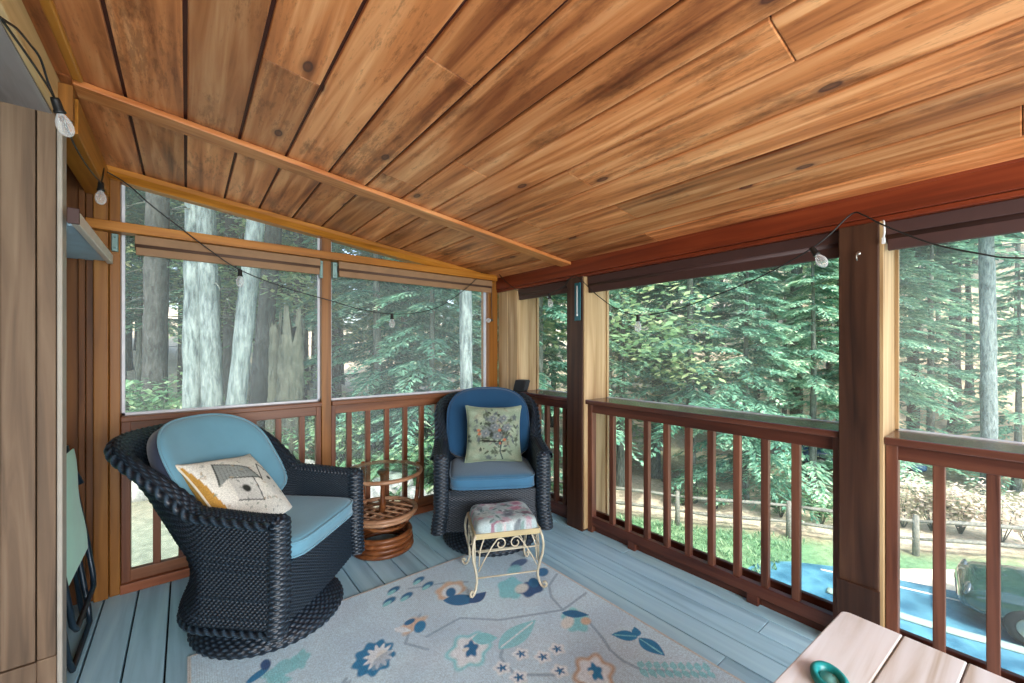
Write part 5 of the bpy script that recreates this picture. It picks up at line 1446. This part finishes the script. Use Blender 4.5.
for i, (u, t_, h) in enumerate(((.885, 12.6, 1.5), (.96, 12.0, 1.3), (1.03, 11.6, 1.5), (1.10, 11.3, 1.3), (1.20, 10.6, 1.4), (1.27, 10.3, 1.5))):
    bush('pale cream leaved bush growing through the split rail fence', u, t_, .85, h, M['blossom'], 1300, .11, 30+i, 'pale_bush', 'pale bushes along the fence')
for i, (u, t_, h) in enumerate(((.42, 13.6, .7), (.50, 13.2, .8), (.66, 12.4, .8), (.76, 11.9, .9))):
    bush('small green bush at the foot of the split rail fence', u, t_, .6, h, M['shrubleaf'], 600, .10, 40+i, group='small bushes along the fence')
M['rock'] = bark('grey_rock', rgb(112,120,118), rgb(188,192,184), 3)
def rock(label, u, t_, r, seed, sq=.65, group=None, lift=0.0):
    x, y = at(u, t_); bm = bmesh.new(); bmesh.ops.create_icosphere(bm, subdivisions=3, radius=1); rr = np.random.RandomState(seed); K = rr.randn(6, 3)
    V = []
    for v in bm.verts:
        n = np.array(v.co); d = 1+sum(.10*math.sin(2.2*float(n@K[k_])+k_) for k_ in range(6)); V.append((n[0]*r*d*1.15, n[1]*r*d, n[2]*r*d*sq))
    bm.verts.index_update(); F = np.array([[v.index for v in f.verts] for f in bm.faces]); bm.free()
    o = np_mesh('rock', np.array(V), F, M['rock']); o.location = (x, y, float(ground_z(x, y))+r*sq*.55+lift)
    return tag(o, label, 'rock', group)
rock('pale boulder beside the leafy shrub at the left', -.885, 6.4, .42, 1, .9)
for i, (u, t_, r) in enumerate(((-.56, 6.9, .28), (-.53, 6.6, .20), (-.50, 7.2, .34), (-.585, 6.7, .18), (-.47, 6.6, .22), (-.61, 7.1, .24), (-.40, 7.4, .2), (-.30, 6.9, .26), (-.34, 6.3, .17), (-.24, 6.6, .2), (-.19, 7.3, .22))):
    rock('grey field stone on the bank behind the back railing', u, t_, r, 60+i, .7, 'field stones behind the back railing')

# ground plants nobody could count
def carpet(name, label, pts_fn, n, size, mat, seed, up=.6):
    rr = np.random.RandomState(seed); V = []; F = []; T = []
    for q in range(n):
        x, y = pts_fn(rr); z = float(ground_z(x, y)); k_ = rr.uniform(0, 6.28)
        for w in range(3):
            a = k_+2.1*w; l = size*rr.uniform(.5, 1.3); d = np.array([math.cos(a), math.sin(a), up*rr.uniform(.3, 1.4)]); e = np.array([-math.sin(a), math.cos(a), 0])*l*.16; p = np.array([x, y, z+.01])
            o = len(V); V += [p, p+d*l*.5+e, p+d*l, p+d*l*.5-e]; F.append((o, o+1, o+2, o+3)); T.append(np.clip(.5+rr.normal(0, .2), 0, 1))
    o = np_mesh(name, np.array(V), np.array(F), mat, smooth=False, tint=T); return tag(o, label, 'plants', kind='stuff')
carpet('undergrowth', 'low ferns and seedlings over the forest floor behind the back wall', lambda r: (lambda u, t_: at(u, t_))(r.uniform(-1.0, .2), r.uniform(6.5, 16)), 2600, .30, M['shrubleaf'], 5)
def lawn_pt(r):
    while True:
        x, y = r.uniform(4.5, 15.5), r.uniform(-3, 10)
        if y < fence_y(x)-.1 and not (x > 9.2 and y < 3.6): return x, y
carpet('grass', 'short grass of the lawn between the porch and the fence', lawn_pt, 7000, .09, M['shrubleaf'], 6, 1.2)

# split rail fence
fx = [8.4, 9.9, 11.4, 12.9, 14.35, 15.8, 17.2]
t = thing('split_rail_fence', 'weathered split rail fence across the lawn', 'fence', (fx[3], fence_y(fx[3]), 0)); O = Vector(t.location)
M['fencewood'] = wood('weathered_fence_rail', rgb(90,98,92), rgb(126,130,120), rgb(152,152,140), 'X', .8, var=.2)
for x in fx:
    y = fence_y(x); z = float(ground_z(x, y)); m = MB(); m.tube([Vector((x, y, z-.3))-O, Vector((x, y, z+.5))-O, Vector((x, y, z+1.0))-O], [.075, .07, .06], 8); m.build('post', M['fencewood'], t)
for a, c in zip(fx[:-1], fx[1:]):
    for h in (.42, .86):
        P = []
        for k_ in range(5):
            s = k_/4; x = a+(c-a)*s; y = fence_y(x); P.append(Vector((x, y, float(ground_z(x, y))*0+(1-s)*float(ground_z(a, fence_y(a)))+s*float(ground_z(c, fence_y(c)))+h+.02*math.sin(3*x+h)))-O)
        m = MB(); m.tube(P, [.03, .05, .055, .05, .03], 7); m.build('rail', M['fencewood'], t)

# ------------------------------------------------------------------ parked cars
def car(label, loc, rz, paint, group=None):
    """front toward -X local; built from a lofted body, glass house, wheels, lamps"""
    t = thing('car', label, 'car', loc, rz, group)
    # stations along the length: x, bottom, belt height, half width at belt
    st = [(-2.20,.36,.50,.62),(-2.14,.26,.66,.76),(-1.95,.22,.76,.85),(-1.5,.20,.84,.89),(-.95,.20,.93,.90),(-.3,.20,.97,.91),(.6,.20,.99,.91),(1.4,.22,1.00,.89),(1.9,.24,.99,.84),(2.15,.30,.86,.76),(2.20,.40,.70,.66)]
    n = 17; V = []
    for x, zb, zt, w in st:
        for k_ in range(n):
            a = -PI/2 + PI*k_/(n-1)*1.0; c_, s_ = math.cos(a), math.sin(a)
            q = (abs(c_)**3.6+abs(s_)**3.6)**(-1/3.6); y = w*c_*q; z = (zb+zt)/2+(zt-zb)/2*s_*q
            V.append((x, y, z))
    half = len(V); V2 = [(x, -y, z) for x, y, z in V]
    F = []
    for i in range(len(st)-1):
        for k_ in range(n-1): F.append((i*n+k_, (i+1)*n+k_, (i+1)*n+k_+1, i*n+k_+1))
    mb = MB(); mb.add(V, [f[::-1] for f in F] + [tuple(range(n))[::-1], tuple((len(st)-1)*n+k_ for k_ in range(n))], .3, True); mb.add(V2, F + [tuple(range(n)), tuple((len(st)-1)*n+k_ for k_ in range(n))[::-1]], .3, True)
    mb.build('body', paint, t)
    gs = [(-.98,.93,.70,.94),(-.30,.95,.66,1.36),(.30,.97,.66,1.43),(1.0,.98,.65,1.40),(1.75,.98,.64,1.02)]
    mb = MB(); V = []
    for x, zb, w, zt in gs:
        for y, z in ((-w-.10, zb-.04), (-w, (zb+zt)/2+.02), (-w+.09, zt-.03), (-w*.5, zt), (w*.5, zt), (w-.09, zt-.03), (w, (zb+zt)/2+.02), (w+.10, zb-.04)): V.append((x, y, z))
    F = []
    for i in range(len(gs)-1):
        for k_ in range(7): F.append((i*8+k_, i*8+k_+1, (i+1)*8+k_+1, (i+1)*8+k_))
    mb.add(V, F, .3, True); mb.build('windows', M['carglass'], t)
    mb = MB(); V = [(x, y, z+.008) for x, _, w, zt in gs[1:4] for y, z in ((-w+.05, zt-.05), (-w*.5, zt), (w*.5, zt), (w-.05, zt-.05))]
    mb.add(V, [(i*4+k_, i*4+k_+1, (i+1)*4+k_+1, (i+1)*4+k_) for i in range(2) for k_ in range(3)], .3, True); mb.build('roof', paint, t)
    for x in (-1.35, 1.35):
        for s in (-1, 1):
            Mx = Matrix.Translation((x, s*.80, .32)) @ Matrix.Rotation(PI/2, 4, 'X')
            mb = MB(); mb.lathe([(.0,-.11),(.22,-.11),(.30,-.10),(.32,-.06),(.32,.06),(.30,.10),(.22,.11),(.0,.11)], 28, M=Mx); w_ = mb.build('wheel', M['black'], t)
            mb = MB(); mb.lathe([(.0,s*-.115),(.17,s*-.118),(.18,s*-.112)], 20, M=Mx); mb.build('rim', M['steel'], w_)
    for s in (-1, 1):
        mb = MB(); mb.lathe([(0,0),(.13,.0),(.17,.03),(.12,.06),(0,.07)], 20, M=Matrix.Translation((-2.06, s*.60, .62)) @ Matrix.Rotation(-1.15, 4, 'Y') @ Matrix.Diagonal((.7, 1.3, .9, 1))); mb.build('headlight', M['lamp'], t)
        mb = MB(); mb.box(-.90, -.72, s*.93, s*1.08, .98, 1.10, .2, bv=.03); mb.build('mirror', paint, t)
        mb = MB(); mb.tube([(-1.02, s*.18, .965), (-.95, s*.25, 1.0), (-.62, s*.62, 1.16)], .010, 6); mb.build('wiper', M['black'], t)
    mb = MB(); mb.box(-2.212, -2.17, -.45, .45, .37, .49, .2, bv=.02); mb.build('grille', M['black'], t)
    mb = MB(); mb.box(-2.222, -2.210, -.15, .15, .39, .47, .2); mb.build('number_plate', M['white'], t)
    return t
def gloss(name, c, rough=.12):
    m, nt, b = new_mat(name); b.inputs['Base Color'].default_value = (*c, 1); b.inputs['Roughness'].default_value = rough; b.inputs['Coat Weight'].default_value = .8; b.inputs['Coat Roughness'].default_value = .05; return m
M['carglass'] = gloss('car_glass', rgb(30,44,44), .04); M['lamp'] = gloss('lamp_glass', rgb(66,80,86), .06)
car('dark green car parked on the driveway below the right railing', (12.35, -1.35, float(ground_z(12.35, -1.35))+.06), math.radians(-84), gloss('dark_green_paint', rgb(28,60,56)))
car('blue car parked beyond the pale bushes across the fence', (22.5, 4.6, float(ground_z(22.5, 4.6))+.05), math.radians(118), gloss('blue_paint', rgb(36,78,116)))
